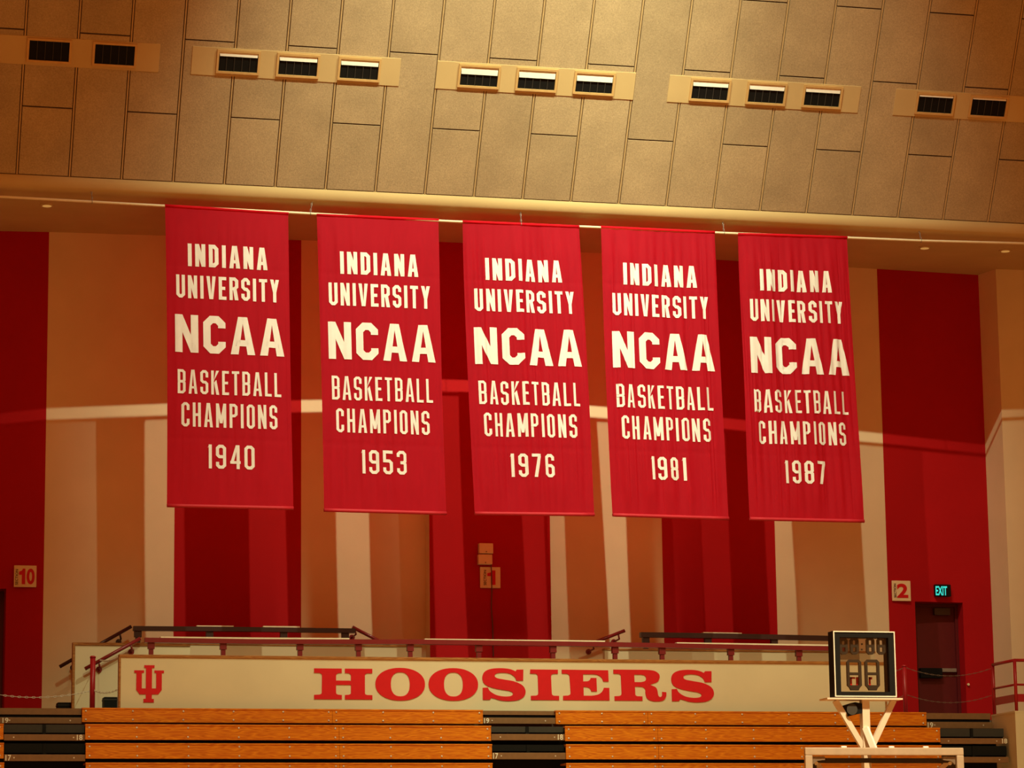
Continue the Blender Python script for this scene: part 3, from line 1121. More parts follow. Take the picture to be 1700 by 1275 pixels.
HOOS = [('H', H_OUT, (521.2, 1110, 618, 1161)), ('O', O_OUT, (623, 1108.8, 705.4, 1163)), ('O', O_OUT, (711.3, 1109.2, 793.5, 1163.3)), ('S', S_OUT, (800.6, 1109.3, 872.2, 1163.8)), ('I', I_OUT, (880, 1111.6, 927.7, 1162.2)),
        ('E', E_OUT, (932.7, 1112, 1011.2, 1162.5)), ('R', R_OUT, (1018.5, 1112, 1105.7, 1164.3)), ('S', S_OUT, (1114.3, 1112, 1184.7, 1166))]
XB0, XB1 = P(197, 1130, YB).x, P(1471, 1130, YB).x
ZB1 = (P(300, 1092.0, YB).z + P(850, 1096.5, YB).z + P(1300, 1103, YB).z)/3
ZB0 = ZC
sb_ = thing('sign_board', 'long cream barrier board with big red HOOSIERS lettering above the bleachers', 'sign', ((XB0+XB1)/2, YB, ZB0))
m_ = MB()
m_.box(XB0+.03, XB1-.03, YB, YB+.10, ZB0, ZB1)
m_.build('panel', M['board'], sb_)
m_ = MB()
m_.box(XB0, XB1, YB-.02, YB+.12, ZB1, ZB1+.045, bev=.008)
m_.build('top_trim', M['trim'], sb_)
for xx in (XB0, XB1-.03):
    m_ = MB()
    m_.box(xx, xx+.03, YB-.015, YB+.115, ZB0, ZB1)
    m_.build('end_trim', M['trim'], sb_)
for ch, outl, (a, c, d, e) in HOOS:
    sp = []
    for ring in outl:
        if any(len(p) == 3 for p in ring):
            ring = smooth_poly(ring)
        sp.append([(p[0], -p[1]) for p in ring])
    data = curve_mesh('letter', sp, 0.01)
    m_ = MB()
    flat_graphic(m_, data, *rect(a, c, d, e, YB), YB, 0.012)
    lo_ = m_.build('letter', M['boardred'], sb_)
    lo_['label'] = 'red slab serif letter %s' % ch
# interlaced emblem at the left end
m_ = MB()


def emb(pts_):
    o_ = []
    X0, X1, Z0, Z1 = rect(222.6, 1104.4, 272, 1166.1, YB)
    for x, y in pts_:
        o_.append((lerp(X0, X1, (x-808)/280.0), lerp(Z1, Z0, (y-478)/350.0)))
    return o_


for pts_ in ([(902, 478), (902, 503), (918, 503), (918, 795), (897, 795), (897, 828), (995, 828), (995, 795), (975, 795), (975, 503), (998, 503), (998, 478)],
             [(808, 527), (808, 550), (828, 550), (828, 710), (860, 752), (918, 752), (918, 697), (880, 697), (880, 550), (900, 550), (900, 527)],
             [(998, 527), (998, 550), (1015, 550), (1015, 697), (975, 697), (975, 752), (1035, 752), (1068, 710), (1068, 550), (1088, 550), (1088, 527)]):
    m_.prism(emb(pts_), YB-.012, YB)
em = m_.build('emblem', M['boardred'], sb_)
em['label'] = 'red trident shaped interlocked letters emblem'

# ---- smaller guard panel set back at the left
YG = 48.2
X0, X1, Z0, Z1 = rect(120, 1068, 203, 1176, YG)
gp = thing('low_barrier', 'cream half wall panel with brown edge trim left of the sign board', 'barrier', ((X0+X1)/2, YG, ZC))
m_ = MB()
m_.box(X0+.04, X1+1.1, YG, YG+.1, ZC, Z1-.03)
m_.build('panel', M['board'], gp)
m_ = MB()
m_.box(X0, X1+1.1, YG-.02, YG+.12, Z1-.03, Z1+.01)
m_.build('top_trim', M['trim'], gp)
m_ = MB()
m_.box(X0, X0+.04, YG-.02, YG+.12, ZC, Z1-.03)
m_.build('end_trim', M['trim'], gp)
# dark floor boxes at its foot
for (a, c, d, e, lab) in ((96, 1166, 119, 1178, 'small black box on the floor left of the cream guard panel'),
                          (173, 1157, 195, 1178, 'small black box on the floor between guard panel and sign board')):
    YY = YG-.5 if a > 120 else YG+.3
    X0, X1, Z0, Z1 = rect(a, c, d, e, YY)
    t = thing('floor_box', lab, 'box', ((X0+X1)/2, YY, ZC), 'black boxes by the left stair')
    m_ = MB()
    m_.box(X0, X1, YY, YY+.3, ZC, Z1, bev=.01)
    m_.build('case', M['black'], t)
    m_ = MB()
    m_.box(X0-.006, X1+.006, YY-.006, YY+.306, Z1-.05, Z1-.035)
    m_.build('lid_edge', M['riser'], t)


# ================================================================== RAILS BEHIND THE BOARD
def rail_thing(name, label, cat, segs, Y, posts, zfoot, w_, h_, m, glint_segs=(), pw=.05, grp=None):
    p0_ = P(*segs[0], Y)
    t_ = thing(name, label, cat, (p0_.x, Y, zfoot), grp)
    mm = MB()
    for a, c in zip(segs, segs[1:]):
        mm.bar(P(*a, Y), P(*c, Y), w_, h_)
    mm.build('top_rail', m, t_)
    for px, py in posts:
        mm = MB()
        q_ = P(px, py, Y)
        mm.box(q_.x-pw, q_.x+pw, Y-.02, Y+.04, zfoot, q_.z)
        mm.box(q_.x-pw*1.5, q_.x+pw*1.5, Y-.03, Y+.05, q_.z-h_*.5-.10, q_.z-h_*.3)
        mm.build('post', m, t_)
    for a, c in glint_segs:
        mm = MB()
        mm.bar(P(*a, Y), P(*c, Y), w_*0.9, 0.025)
        mm.build('highlight_strip', M['cap'], t_)  # painted highlight along the flat rail top
    return t_


YR = 46.55
rail_thing('guard_rail', 'long oxblood guard rail with pale painted highlights just behind the sign board', 'railing',
           [(240, 1063), (425, 1065.5), (700, 1066), (1000, 1070), (1180, 1073.5), (1400, 1077.5)], YR,
           [(251, 1063), (370.6, 1064), (498, 1065), (595, 1066), (681, 1067), (795, 1068), (918, 1069.5), (1021, 1071), (1099, 1072.5), (1213, 1074), (1326, 1076)], ZC,
           .12, .075, M['rail'], [((266, 1058.5), (425, 1060.2)), ((425, 1060.2), (579, 1061.0)), ((704, 1062.0), (860, 1063.8)), ((860, 1063.8), (1003, 1065.2)), ((1122, 1068), (1378, 1071.8))], pw=.035)
YK = 49.0
HW = []
for (a, d, lab) in ((236, 700, 'low cream half wall behind the guard rail on the left'), (1004, 1452, 'low cream half wall behind the guard rail on the right')):
    xm = (a+d)/2
    X0, X1 = P(a, 1080, YK).x, P(d, 1080, YK).x
    zt = P(xm, 1069 if a < 500 else 1079, YK).z
    t = thing('half_wall', lab, 'barrier', ((X0+X1)/2, YK, ZC))
    m_ = MB()
    m_.box(X0, X1, YK, YK+.12, ZC, zt-.03)
    m_.build('panel', M['board'], t)
    m_ = MB()
    m_.box(X0-.01, X1+.01, YK-.015, YK+.135, zt-.03, zt)
    m_.build('top_trim', M['trim'], t)
    HW.append(zt)
rail_thing('guard_rail', 'dark rail on the left half wall, set behind the oxblood guard rail', 'railing',
           [(221, 1043.5), (400, 1045), (589, 1047.5)], YK+.06, [(229, 1044), (348, 1045), (471, 1046), (573, 1047.5)], HW[0], .12, .075, M['darkrail'],
           [((326, 1040), (387, 1040.5)), ((436, 1040.8), (497, 1041.4))], pw=.04)
rail_thing('guard_rail', 'dark rail on the right half wall, ending behind the shot clock', 'railing',
           [(1063, 1054), (1200, 1056), (1400, 1060.5)], YK+.06, [(1072, 1055), (1175, 1057), (1285, 1059)], HW[1], .12, .085, M['darkrail'],
           [((1166, 1051.0), (1230, 1052.2))], pw=.04)


def handrail(label, a, c, Y, brs, m, wall_y):
    pa, pb_ = P(*a, Y), P(*c, Y)
    t_ = thing('handrail', label, 'handrail', pa, 'sloping stair handrails')
    mm = MB()
    mm.tube([pa, pb_], 0.030, 12)
    mm.build('tube', m, t_)
    for f in brs:
        q_ = pa.lerp(pb_, f)
        mm = MB()
        mm.tube([q_ + Vector((0, 0, -.02)), q_+Vector((.02, .02, -.10)), q_+Vector((.02, wall_y-Y, -.12))], 0.016, 8)
        br_ = mm.build('bracket', m, t_)
        mm = MB()
        mm.tube([q_+Vector((.02, wall_y-Y-.02, -.12)), q_+Vector((.02, wall_y-Y, -.12))], 0.05, 12)
        mm.build('wall_flange', m, br_)
    return t_


handrail('upper left sloping handrail rising to the dark rear rail', (99, 1107), (218, 1040), 49.6, (.2, .84), M['darkrail'], 49.95)
handrail('lower left sloping handrail in front of the cream guard panel', (141, 1110.5), (233, 1060), 48.05, (.25, .83), M['rail'], 48.2)
handrail('sloping handrail going down right from the left rear rail', (585, 1041), (656, 1078), 49.35, (.06, .95), M['rail'], 49.72)
handrail('sloping handrail rising right of the middle crimson stripe', (975, 1071), (1037, 1047), 49.35, (.15, .83), M['rail'], 49.72)

# ================================================================== POSTS AND BARRIER CHAINS
def sag_chain(label, a, c, Y, sag, r=.010, m=None, Y2=None, grp='sagging barrier chains'):
    pa, pb_ = P(*a, Y), P(*c, Y if Y2 is None else Y2)
    mm = MB()
    n = max(8, int((pb_-pa).length/0.055))
    pr = None
    for i in range(n):
        q0, q1 = [pa.lerp(pb_, f) - Vector((0, 0, sag*4*f*(1-f))) for f in (i/n, (i+1)/n)]
        e_ = (q1-q0)*0.25
        side = Vector((0, r*1.1, 0)) if i % 2 else Vector((0, 0, r*1.1))
        mm.tube([q0-e_*.6, q0+e_+side, q1-e_+side, q1+e_*.6, q1-e_-side, q0+e_-side, q0-e_*.6], r*.42, 5)
    o_ = mm.build('barrier_chain', m or M['outline'], origin=pa)
    return tag(o_, label, 'chain', grp)


def post_thing(label, x, ytop, Y, r, m, grp):
    q_ = P(x, ytop, Y)
    t_ = thing('barrier_post', label, 'post', (q_.x, Y, ZC), grp)
    mm = MB()
    mm.tube([(q_.x, Y, ZC+.02), (q_.x, Y, q_.z-.02)], r, 14)
    mm.build('shaft', m, t_)
    mm = MB()
    mm.tube([(q_.x, Y, q_.z-.02), (q_.x, Y, q_.z), (q_.x, Y, q_.z+.012)], [r*1.15, r*1.15, r*.6], 14)
    mm.build('cap', m, t_)
    mm = MB()
    mm.tube([(q_.x, Y, ZC), (q_.x, Y, ZC+.025)], r*2.2, 18)
    mm.build('base_flange', m, t_)
    return q_


YC = 46.9
post_thing('red post standing left of the sign board emblem', 154.2, 1090, YC, .042, M['redsteel'], 'red barrier posts')
post_thing('dark red post between the shot clock and the exit door', 1501, 1105, YC, .034, M['redsteel'], 'red barrier posts')
sag_chain('pale chain sagging from the left frame edge to the red post', (-30, 1148), (153, 1146.5), YC, .10)
sag_chain('pale chain between the red post and the sign board, low one', (155, 1146), (197, 1144), YC, .05, Y2=46.02)
sag_chain('pale chain from the lower left handrail to the sign board, high one', (166, 1096), (197, 1091), 48.0, .03, Y2=46.04)
sag_chain('upper pale chain hung across the exit door', (1504, 1108.5), (1646, 1109.5), YC, .135, .007, M['dullchain'])
sag_chain('lower pale chain hung across the exit door', (1504, 1153), (1646, 1154.5), YC, .13, .007, M['dullchain'])
sag_chain('short upper chain running behind the shot clock to the dark red post', (1474, 1115), (1499, 1109), YC, .02, .007, M['dullchain'])
sag_chain('short lower chain running behind the shot clock to the dark red post', (1474, 1163), (1499, 1155), YC, .02, .007, M['dullchain'])

# ---- cream block and red guard rail at the right edge
YQ = 44.75
cq = P(1685, 1180, YQ)
xq1 = P(1790, 1180, YQ).x
tb = thing('stair_wall', 'cream painted block wall at the right edge beside the aisle steps', 'wall', (cq.x, YQ, 0))
m_ = MB()
m_.box(cq.x, xq1, YQ, YQ+.95, 0, cq.z-.03)
m_.build('body', M['board'], tb)
m_ = MB()
m_.box(cq.x-.004, xq1, YQ-.004, YQ+.954, cq.z-.03, cq.z)
m_.build('cap', M['board'], tb)
rt_ = thing('guard_rail', 'red tube guard rail on the cream block at the right edge', 'railing', (cq.x+.05, YQ+.05, cq.z))
zr = P(1688, 1096, YQ+.04).z
zm = P(1688, 1136.5, YQ+.04).z
zk1, zk0 = P(1688, 1152, YQ+.04).z, P(1688, 1165, YQ+.04).z
xc, yc, ye = cq.x+.05, YQ+.05, YQ+.93
for (px_, py_, lo_z) in ((xc, yc, cq.z), (xc, ye, cq.z), (xc+1.0, yc, cq.z)):
    m_ = MB()
    m_.tube([(px_, py_, lo_z), (px_, py_, zr)], .028, 12)
    m_.build('post', M['redsteel'], rt_)
for zz, rr in ((zr, .026), (zm, .018)):
    m_ = MB()
    m_.tube([(xc, ye, zz), (xc, yc, zz), (xc+1.0, yc, zz)], rr, 12)
    m_.build('tube_rail', M['redsteel'], rt_)
m_ = MB()
m_.box(xc-.006, xc+.006, yc, ye, zk0, zk1)
m_.box(xc, xc+1.0, yc-.006, yc+.006, zk0, zk1)
m_.build('kick_plate', M['redsteel'], rt_)

# ================================================================== DOORS, SIGNS
def door(name, hx0, hx1, hz, Y, hardware):
    t_ = thing(name, None, None, ((hx0+hx1)/2, Y+.3, ZC))
    t_['kind'] = 'structure'
    mm = MB()
    mm.box(hx0+.002, hx0+.06, Y+.28, Y+.40, ZC, hz-.002)
    mm.box(hx1-.06, hx1-.002, Y+.28, Y+.40, ZC, hz-.002)
    mm.box(hx0+.06, hx1-.06, Y+.28, Y+.40, hz-.06, hz-.002)
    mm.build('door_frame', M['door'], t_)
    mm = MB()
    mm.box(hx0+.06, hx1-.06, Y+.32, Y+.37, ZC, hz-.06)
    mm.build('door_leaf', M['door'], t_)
    if hardware:
        X0_, X1_, Z0_, Z1_ = rect(1549.5, 1010, 1575.5, 1021.5, Y+.3)
        mm = MB()
        mm.box(X0_, X1_, Y+.24, Y+.318, Z0_, Z1_, bev=.01)
        mm.build('door_closer', M['darksteel'], t_)
        X0_, X1_, Z0_, Z1_ = rect(1526, 1109.5, 1562, 1126, Y+.3)
        mm = MB()
        mm.box(X0_, X1_, Y+.22, Y+.318, Z0_, Z1_, bev=.01)
        mm.build('panic_bar_housing', M['black'], t_)
        X0_, X1_, Z0_, Z1_ = rect(1562, 1110, 1586, 1116, Y+.3)
        mm = MB()
        mm.box(X0_, X1_, Y+.24, Y+.30, Z0_, Z1_, bev=.008)
        mm.build('panic_bar', M['steel'], t_)
    return t_


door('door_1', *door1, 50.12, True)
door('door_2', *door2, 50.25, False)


def wallY(X):
    allp = pts + [(pl[0][0], 49.68), pl[0], pl[1]] + pts2
    for (xa, ya), (xb, yb) in zip(allp, allp[1:]):
        if xa <= X <= xb and xb-xa > 1e-6:
            return lerp(ya, yb, (X-xa)/(xb-xa))
    return 50.0


def section_sign(label, box, num, nbox, sbox, Y):
    X0_, X1_, Z0_, Z1_ = rect(*box, Y)
    t_ = thing('section_sign', label, 'sign', ((X0_+X1_)/2, Y, Z0_), 'section number signs')
    mm = MB()
    mm.box(X0_, X1_, Y-.03, Y-.005, Z0_, Z1_, bev=.012)
    mm.build('plate', M['sign'], t_)
    mm = MB()
    X0_, X1_, Z0_, Z1_ = rect(*nbox, Y-.03)
    if num[0] == '1':
        xe = X1_ if num == '1' else lerp(X0_, X1_, .40)
        mm.prism([(lerp(X0_, xe, a_), lerp(Z0_, Z1_, c_)) for a_, c_ in ((.45, 0), (1, 0), (1, 1), (.62, 1), (.45, .86), (0, .80), (0, .60), (.45, .60))], Y-.0355, Y-.0305)
    if num == '10':
        flat_graphic(mm, text_data('0', 0.035), lerp(X0_, X1_, .49), X1_, Z0_, Z1_, Y-.0305, .005)
    if num == '2':
        flat_graphic(mm, text_data('2', 0.035), X0_, X1_, Z0_, Z1_, Y-.0305, .005)
    mm.build('number', M['boardred'], t_)
    mm = MB()
    flat_graphic(mm, text_data('SECTION', 0.01), *rect(*sbox, Y-.03), Y-.0305, .005, turn=True)
    mm.build('lettering', M['darkrail'], t_)


section_sign('cream sign reading SECTION 10 on the left crimson stripe', (23, 939, 60.4, 975), '10', (31.5, 944, 57.5, 970), (25.5, 945, 30, 971), wallY(P(42, 957, 50.1).x)-.02)
section_sign('cream sign reading SECTION 1 on the middle crimson stripe', (796.5, 941.6, 830.2, 976.5), '1', (809, 947, 822.5, 971), (803, 946.5, 807.3, 971.5), 49.35)
section_sign('cream sign reading SECTION 2 left of the exit door', (1480, 964.3, 1511, 998), '2', (1489, 969, 1507.5, 992.5), (1484, 969, 1487.8, 992), wallY(P(1495, 980, 50.07).x)-.02)

for (box, lab) in (((793.2, 903, 816.4, 920), 'upper blank beige plate over the section 1 sign'), ((792, 921.5, 815, 938), 'lower blank beige plate just over the section 1 sign')):
    X0, X1, Z0, Z1 = rect(*box, 49.35)
    t = thing('wall_plate', lab, 'plate', ((X0+X1)/2, 49.35, Z0), 'beige plates on the middle stripe')
    m_ = MB()
    m_.box(X0, X1, 49.24, 49.345, Z0, Z1, bev=.015)
    m_.build('cover', M['sign'], t)
    m_ = MB()
    m_.tube([((X0+X1)/2, 49.243, Z0+.03), ((X0+X1)/2, 49.232, Z0+.03)], .012, 10)
    m_.build('screw', M['steel'], t)
m_ = MB()
m_.tube([P(815, 932, 49.27), P(816.2, 950, 49.29), P(816.5, 985, 49.325), P(815.8, 1010, 49.325), P(818, 1040, 49.325), P(819, 1090, 49.325)], .009, 8)
tag(m_.build('hanging_cable', M['cable'], origin=P(819, 1090, 49.325)), 'thin dark cable hanging down from the lower beige plate', 'cable')

YX = wallY(P(1562, 981, 50.1).x)-.01
X0, X1, Z0, Z1 = rect(1550, 971, 1575.6, 990.8, YX)
t = thing('exit_sign', 'small black box sign with glowing green EXIT above the door', 'sign', ((X0+X1)/2, YX, Z0))
m_ = MB()
m_.box(X0, X1, YX-.09, YX, Z0, Z1, bev=.012)
m_.build('housing', M['black'], t)
m_ = MB()
flat_graphic(m_, text_data('EXIT', 0.02), *rect(1553.3, 973.3, 1572.2, 988.3, YX-.09), YX-.0905, .006)
m_.build('lettering', M['exit'], t)
m_ = MB()
q = P(1609, 1136, 50.1)
m_.tube([(q.x, wallY(q.x)-.002, q.z), (q.x, wallY(q.x)-.035, q.z)], .022, 12)
tag(m_.build('wall_button', M['sign'], origin=(q.x, wallY(q.x), q.z)), 'tiny pale button on the red wall right of the exit door', 'button')

# ================================================================== BLEACHERS
ROWY = {19: 45.45, 18: 45.0, 17: 44.93, 16: 44.90}
# px top / bottom of the front board near x=300 and near x=1300, joined into one level height
ROWPX = {19: ((1175.5, 1200.5), (1181.5, 1204)), 18: ((1203, 1229), (1206.5, 1232)), 17: ((1234.3, 1260.3), (1236, 1261.5)), 16: ((1266, 1293), (1267, 1293))}
ROWX = {19: [(-60, -1), (136, 802), (922.5, 1538)], 18: [(-60, 6), (141.3, 815.5), (938, 1561)], 17: [(-60, 6.5), (142, 817), (939.5, 1563)], 16: [(-60, 7), (142, 818), (940, 1563)]}
JOINT = {19: [None, 552, 1075.5], 18: [None, 563, 1092], 17: [None, 564, 1093.5], 16: [None, 564, 1094]}
SEC = ['at the far left frame edge', 'left of the middle aisle', 'right of the middle aisle']
RN = {19: 'top row', 18: 'second row from the top', 17: 'third row from the top', 16: 'fourth row from the top'}
bolt_me = None
ROWZ = {}
for rw in (19, 18, 17, 16):
    Y = ROWY[rw]
    (ta, ba), (tb_, bb) = ROWPX[rw]
    zt = (P(300, ta, Y).z + P(1300, tb_, Y).z)/2
    zb = (P(300, ba, Y).z + P(1300, bb, Y).z)/2
    ROWZ[rw] = (zb, zt)
    for si, (xa, xb) in enumerate(ROWX[rw]):
        ym = (ta+ba)/2
        X0, X1 = P(xa, ym, Y).x, P(xb, ym, Y).x
        t = thing('bleacher_bench', 'wooden bleacher bench, %s, %s' % (RN[rw], SEC[si]), 'bench', ((X0+X1)/2, Y, zb), 'wooden bleacher benches')
        js = [X0, X1] if JOINT[rw][si] is None else [X0, P(JOINT[rw][si], ym, Y).x, X1]
        boards = []
        for a, c in zip(js, js[1:]):
            m_ = MB()
            m_.box(a+.002, c-.002, Y, Y+.03, zb+.006, zt-.024, bev=.004)
            fb = m_.build('front_board', M['wood'], t)
            boards.append((a, c, fb))
        m_ = MB()
        m_.box(X0, X1, Y-.010, Y+.36, zt-.024, zt, bev=.004)
        m_.build('seat_board', M['wood'], t)
        bx = []
        for a, c in zip(js, js[1:]):
            n = max(1, round((c-a)/0.80))
            bx += [a+.06 if i == 0 else (c-.06 if i == n else lerp(a, c, i/n)) for i in range(n+1)]
        for X in bx:
            for z in (lerp(zb, zt, .2), lerp(zb, zt, .78)):
                if bolt_me is None:
                    m_ = MB()
                    m_.tube([(0, 0, 0), (0, -.006, 0), (0, -.010, 0)], [.016, .016, .008], 8)
                    o = m_.build('bolt', M['bolt'])
                    bolt_me = o.data
                    bpy.data.objects.remove(o)
                o = bpy.data.objects.new('bolt', bolt_me)
                COL.objects.link(o)
                o.parent = next(fb_ for a_, c_, fb_ in boards if a_ <= X <= c_)
                o.location = Vector((X, Y, z)) - Vector(t.location)

# ---- aisle steps
AX = [('left aisle', {19: (-1, 136), 18: (6, 141.3), 17: (6.5, 142)}), ('middle aisle', {19: (802, 922.5), 18: (815.5, 938), 17: (817, 939.5)}), ('right aisle', {19: (1538, 1651), 18: (1561, 1673), 17: (1563, 1678)})]
STRIP = {('left aisle', 19): (1191, 1201), ('left aisle', 18): (1219, 1229.5), ('left aisle', 17): (1252.5, 1263.5),
         ('middle aisle', 19): (1191.5, 1201.5), ('middle aisle', 18): (1218.5, 1229), ('middle aisle', 17): (1249.5, 1260.5),
         ('right aisle', 19): (1198.6, 1209), ('right aisle', 18): (1225.5, 1235), ('right aisle', 17): (1256.5, 1266)}
NUMPX = {('left aisle', 19): (4, 14), ('left aisle', 18): (127.5, 137), ('left aisle', 17): (9, 18.5), ('middle aisle', 19): (803.5, 812), ('middle aisle', 18): (926, 934.5), ('middle aisle', 17): (818.5, 827),
         ('right aisle', 19): (1540, 1549), ('right aisle', 18): (1663.5, 1672), ('right aisle', 17): None}
RISER = {19: (-14, -3), 18: (-15, -1), 17: (-17, -1)}
for an, rows in AX:
    for rw, (xa, xb) in rows.items():
        Y = ROWY[rw]+.02
        s0, s1 = STRIP[(an, rw)]
        X0, X1, Z0, Z1 = rect(xa+.5, s0, xb-.5, s1, Y)
        if an == 'right aisle':
            X1 -= 0.03
        t = thing('aisle_step', 'brown edged step marked %d in the %s' % (rw, an) if NUMPX[(an, rw)] else 'lowest visible brown edged step in the right aisle', 'step',
                  ((X0+X1)/2, Y, Z0), 'numbered aisle steps')
        m_ = MB()
        m_.box(X0, X1, Y, Y+.05, Z0, Z1, bev=.006)
        m_.build('nosing', M['tread'], t)
        m_ = MB()
        m_.box(X0, X1, Y+.12, Y+.40, Z1-.03, Z1-.005)
        m_.build('tread', M['riser'], t)
        for bxx in (X0+.12*(X1-X0), X0+.86*(X1-X0)):
            m_ = MB()
            m_.tube([(bxx, Y, (Z0+Z1)/2), (bxx, Y-.006, (Z0+Z1)/2)], .012, 8)
            m_.build('screw', M['bolt'], t)
        # recessed back plate of the step, split by a bracket
        r0_, r1_ = RISER[rw]
        z0_, z1_ = P((xa+xb)/2, s0+r1_, Y+.3).z, P((xa+xb)/2, s0+r0_, Y+.3).z
        m_ = MB()
        ex = .05 if (rw == 19 and an != 'right aisle') else 0
        z1_ = min(z1_, ROWZ[rw][1]-.005)
        m_.box(X0, X1+ex, Y+.07, Y+.09, z0_, z1_)
        m_.build('riser', M['tread'] if rw == 19 else (M['riser'] if rw == 18 else M['black']), t)
        m_ = MB()
        m_.box(X0, X1+ex, Y+.10, Y+.12, Z1-.03, z1_)
        m_.build('gap_backing', M['black'], t)  # added black sheet; the shade of the gap is in its colour
        if rw != 19:
            m_ = MB()
            xm = (X0+X1)/2
            m_.box(xm-.025, xm+.025, Y+.05, Y+.07, Z1-.005, z1_)
            m_.build('bracket', M['black'], t)
        nx = NUMPX[(an, rw)]
        if nx:
            m_ = MB()
            flat_graphic(m_, text_data(str(rw), 0.02), *rect(nx[0], s0+.7, nx[1], s1-.7, Y), Y, .004)
            m_.build('number', M['number'], t)

# ---- black backing behind the folded rows: the shade of their gaps as colour
Xa, Xb = P(-60, 1200, 45.4).x, cq.x-.06
bf = thing('bleacher_gap_backing', 'black backing and uprights added to darken the gaps between the bleacher rows', 'frame', ((Xa+Xb)/2, 45.5, 0))
m_ = MB()
m_.box(Xa, Xb, 45.42, 45.47, 0, ROWZ[18][1]-.02)
m_.build('back_sheet', M['black'], bf)
nleg = 9
for i in range(nleg):
    X = lerp(Xa+.3, Xb-.3, i/(nleg-1))
    m_ = MB()
    m_.box(X-.04, X+.04, 45.47, 45.60, 0, ROWZ[16][0]-.05)
    m_.build('upright', M['black'], bf)

# ================================================================== SHOT CLOCK AND BASKET STAND
YBB = 30.36
YSC = 30.55
X0, X1, Z0, Z1 = rect(1384.5, 1048, 1486.7, 1157, YSC)
scx = (X0+X1)/2
D_ = .16
kt = thing('shot_clock', 'see through black framed shot clock on the white basket stand', 'shot clock', (scx, YSC, Z0-.04))
fwid = (X1-X0)*.105
m_ = MB()
m_.box(X0, X0+fwid, YSC, YSC+D_, Z0, Z1)
m_.box(X1-fwid, X1, YSC, YSC+D_, Z0, Z1)
m_.box(X0+fwid, X1-fwid, YSC, YSC+D_, Z0, Z0+fwid*.75)
m_.box(X0+fwid, X1-fwid, YSC, YSC+D_, Z1-fwid*.9, Z1)
m_.build('frame', M['black'], kt)
m_ = MB()
e_ = .012
for (a, c, d, e) in ((X0, X0+e_, Z0, Z1), (X1-e_, X1, Z0, Z1), (X0+e_, X1-e_, Z0, Z0+e_), (X0+e_, X1-e_, Z1-e_, Z1)):
    m_.box(a, c, YSC-.008, YSC, d, e)
m_.build('edge_moulding', M['outline'], kt)
ix0, ix1, iz0, iz1 = X0+fwid, X1-fwid, Z0+fwid*.75, Z1-fwid*.9
m_ = MB()
m_.box(ix0, ix1, YSC+.03, YSC+.036, iz0, iz1)
m_.build('front_pane', M['glass'], kt)
m_ = MB()
zsm = lerp(iz0, iz1, .60)
m_.box(ix0, lerp(ix0, ix1, .45), YSC+.08, YSC+.085, zsm, iz1)
m_.build('smoked_pane', M['smoke'], kt)


def digit(x0_, x1_, z0_, z1_, t_, Y, foot):
    mm = MB()
    zm_ = (z0_+z1_)/2
    c_ = t_*.9
    outline = [(x0_+c_, z0_), (x1_-c_, z0_), (x1_, z0_+c_), (x1_, z1_-c_), (x1_-c_, z1_), (x0_+c_, z1_), (x0_, z1_-c_), (x0_, z0_+c_)]
    ring = []
    cxm, czm = (x0_+x1_)/2, (z0_+z1_)/2
    inn = [(x0_+t_+c_*.2, z0_+t_), (x1_-t_-c_*.2, z0_+t_), (x1_-t_, z0_+t_+c_*.2), (x1_-t_, z1_-t_-c_*.2), (x1_-t_-c_*.2, z1_-t_), (x0_+t_+c_*.2, z1_-t_), (x0_+t_, z1_-t_-c_*.2), (x0_+t_, z0_+t_+c_*.2)]
    for i in range(8):
        j = (i+1) % 8
        mm.prism([outline[i], outline[j], inn[j], inn[i]], Y, Y+.03)
    mm.box(x0_+t_, x1_-t_, Y, Y+.03, zm_-t_*.5, zm_+t_*.5)
    if foot:
        mm.prism([(x0_+c_, z0_), (x0_+c_*1.5, z0_-t_*.9), (x1_-c_*1.5, z0_-t_*.9), (x1_-c_, z0_)], Y, Y+.03)
    return mm


for (a, c, d, e, tpx, ft) in ((1406.5, 1095, 1430.5, 1142, 4.2, True), (1436.5, 1095, 1460.5, 1142, 4.2, True)):
    x0_, x1_, z0_, z1_ = rect(a, c, d, e, YSC+.045)
    dg = digit(x0_, x1_, z0_, z1_, (x1_-x0_)*tpx/24.0, YSC+.045, ft).build('digit', M['seg'], kt)
    dg['label'] = 'large unlit shot clock digit'
for a in (1394, 1412, 1438.5, 1456.5):
    x0_, x1_, z0_, z1_ = rect(a, 1058.5, a+13.5, 1086.5, YSC+.045)
    dg = digit(x0_, x1_, z0_, z1_, (x1_-x0_)*.30, YSC+.045, False).build('digit', M['seg'], kt)
    dg['label'] = 'small unlit game time digit'
for yy in (1068, 1077):
    x0_, x1_, z0_, z1_ = rect(1430, yy, 1432.5, yy+2.5, YSC+.045)
    m_ = MB()
    m_.box(x0_, x1_, YSC+.045, YSC+.06, z0_, z1_)
    m_.build('colon_dot', M['seg'], kt)
# red marks behind the big digits
for (a, c, d, e) in ((1411.5, 1124, 1414.5, 1138), (1411.5, 1124, 1420, 1127), (1421.5, 1124, 1425.5, 1138), (1442.5, 1124, 1445.5, 1138), (1442.5, 1124, 1448, 1128)):
    x0_, x1_, z0_, z1_ = rect(a, c, d, e, YSC+.1)
    m_ = MB()
    m_.box(x0_, x1_, YSC+.10, YSC+.11, z0_, z1_)
    m_.build('red_mark', M['boardred'], kt)

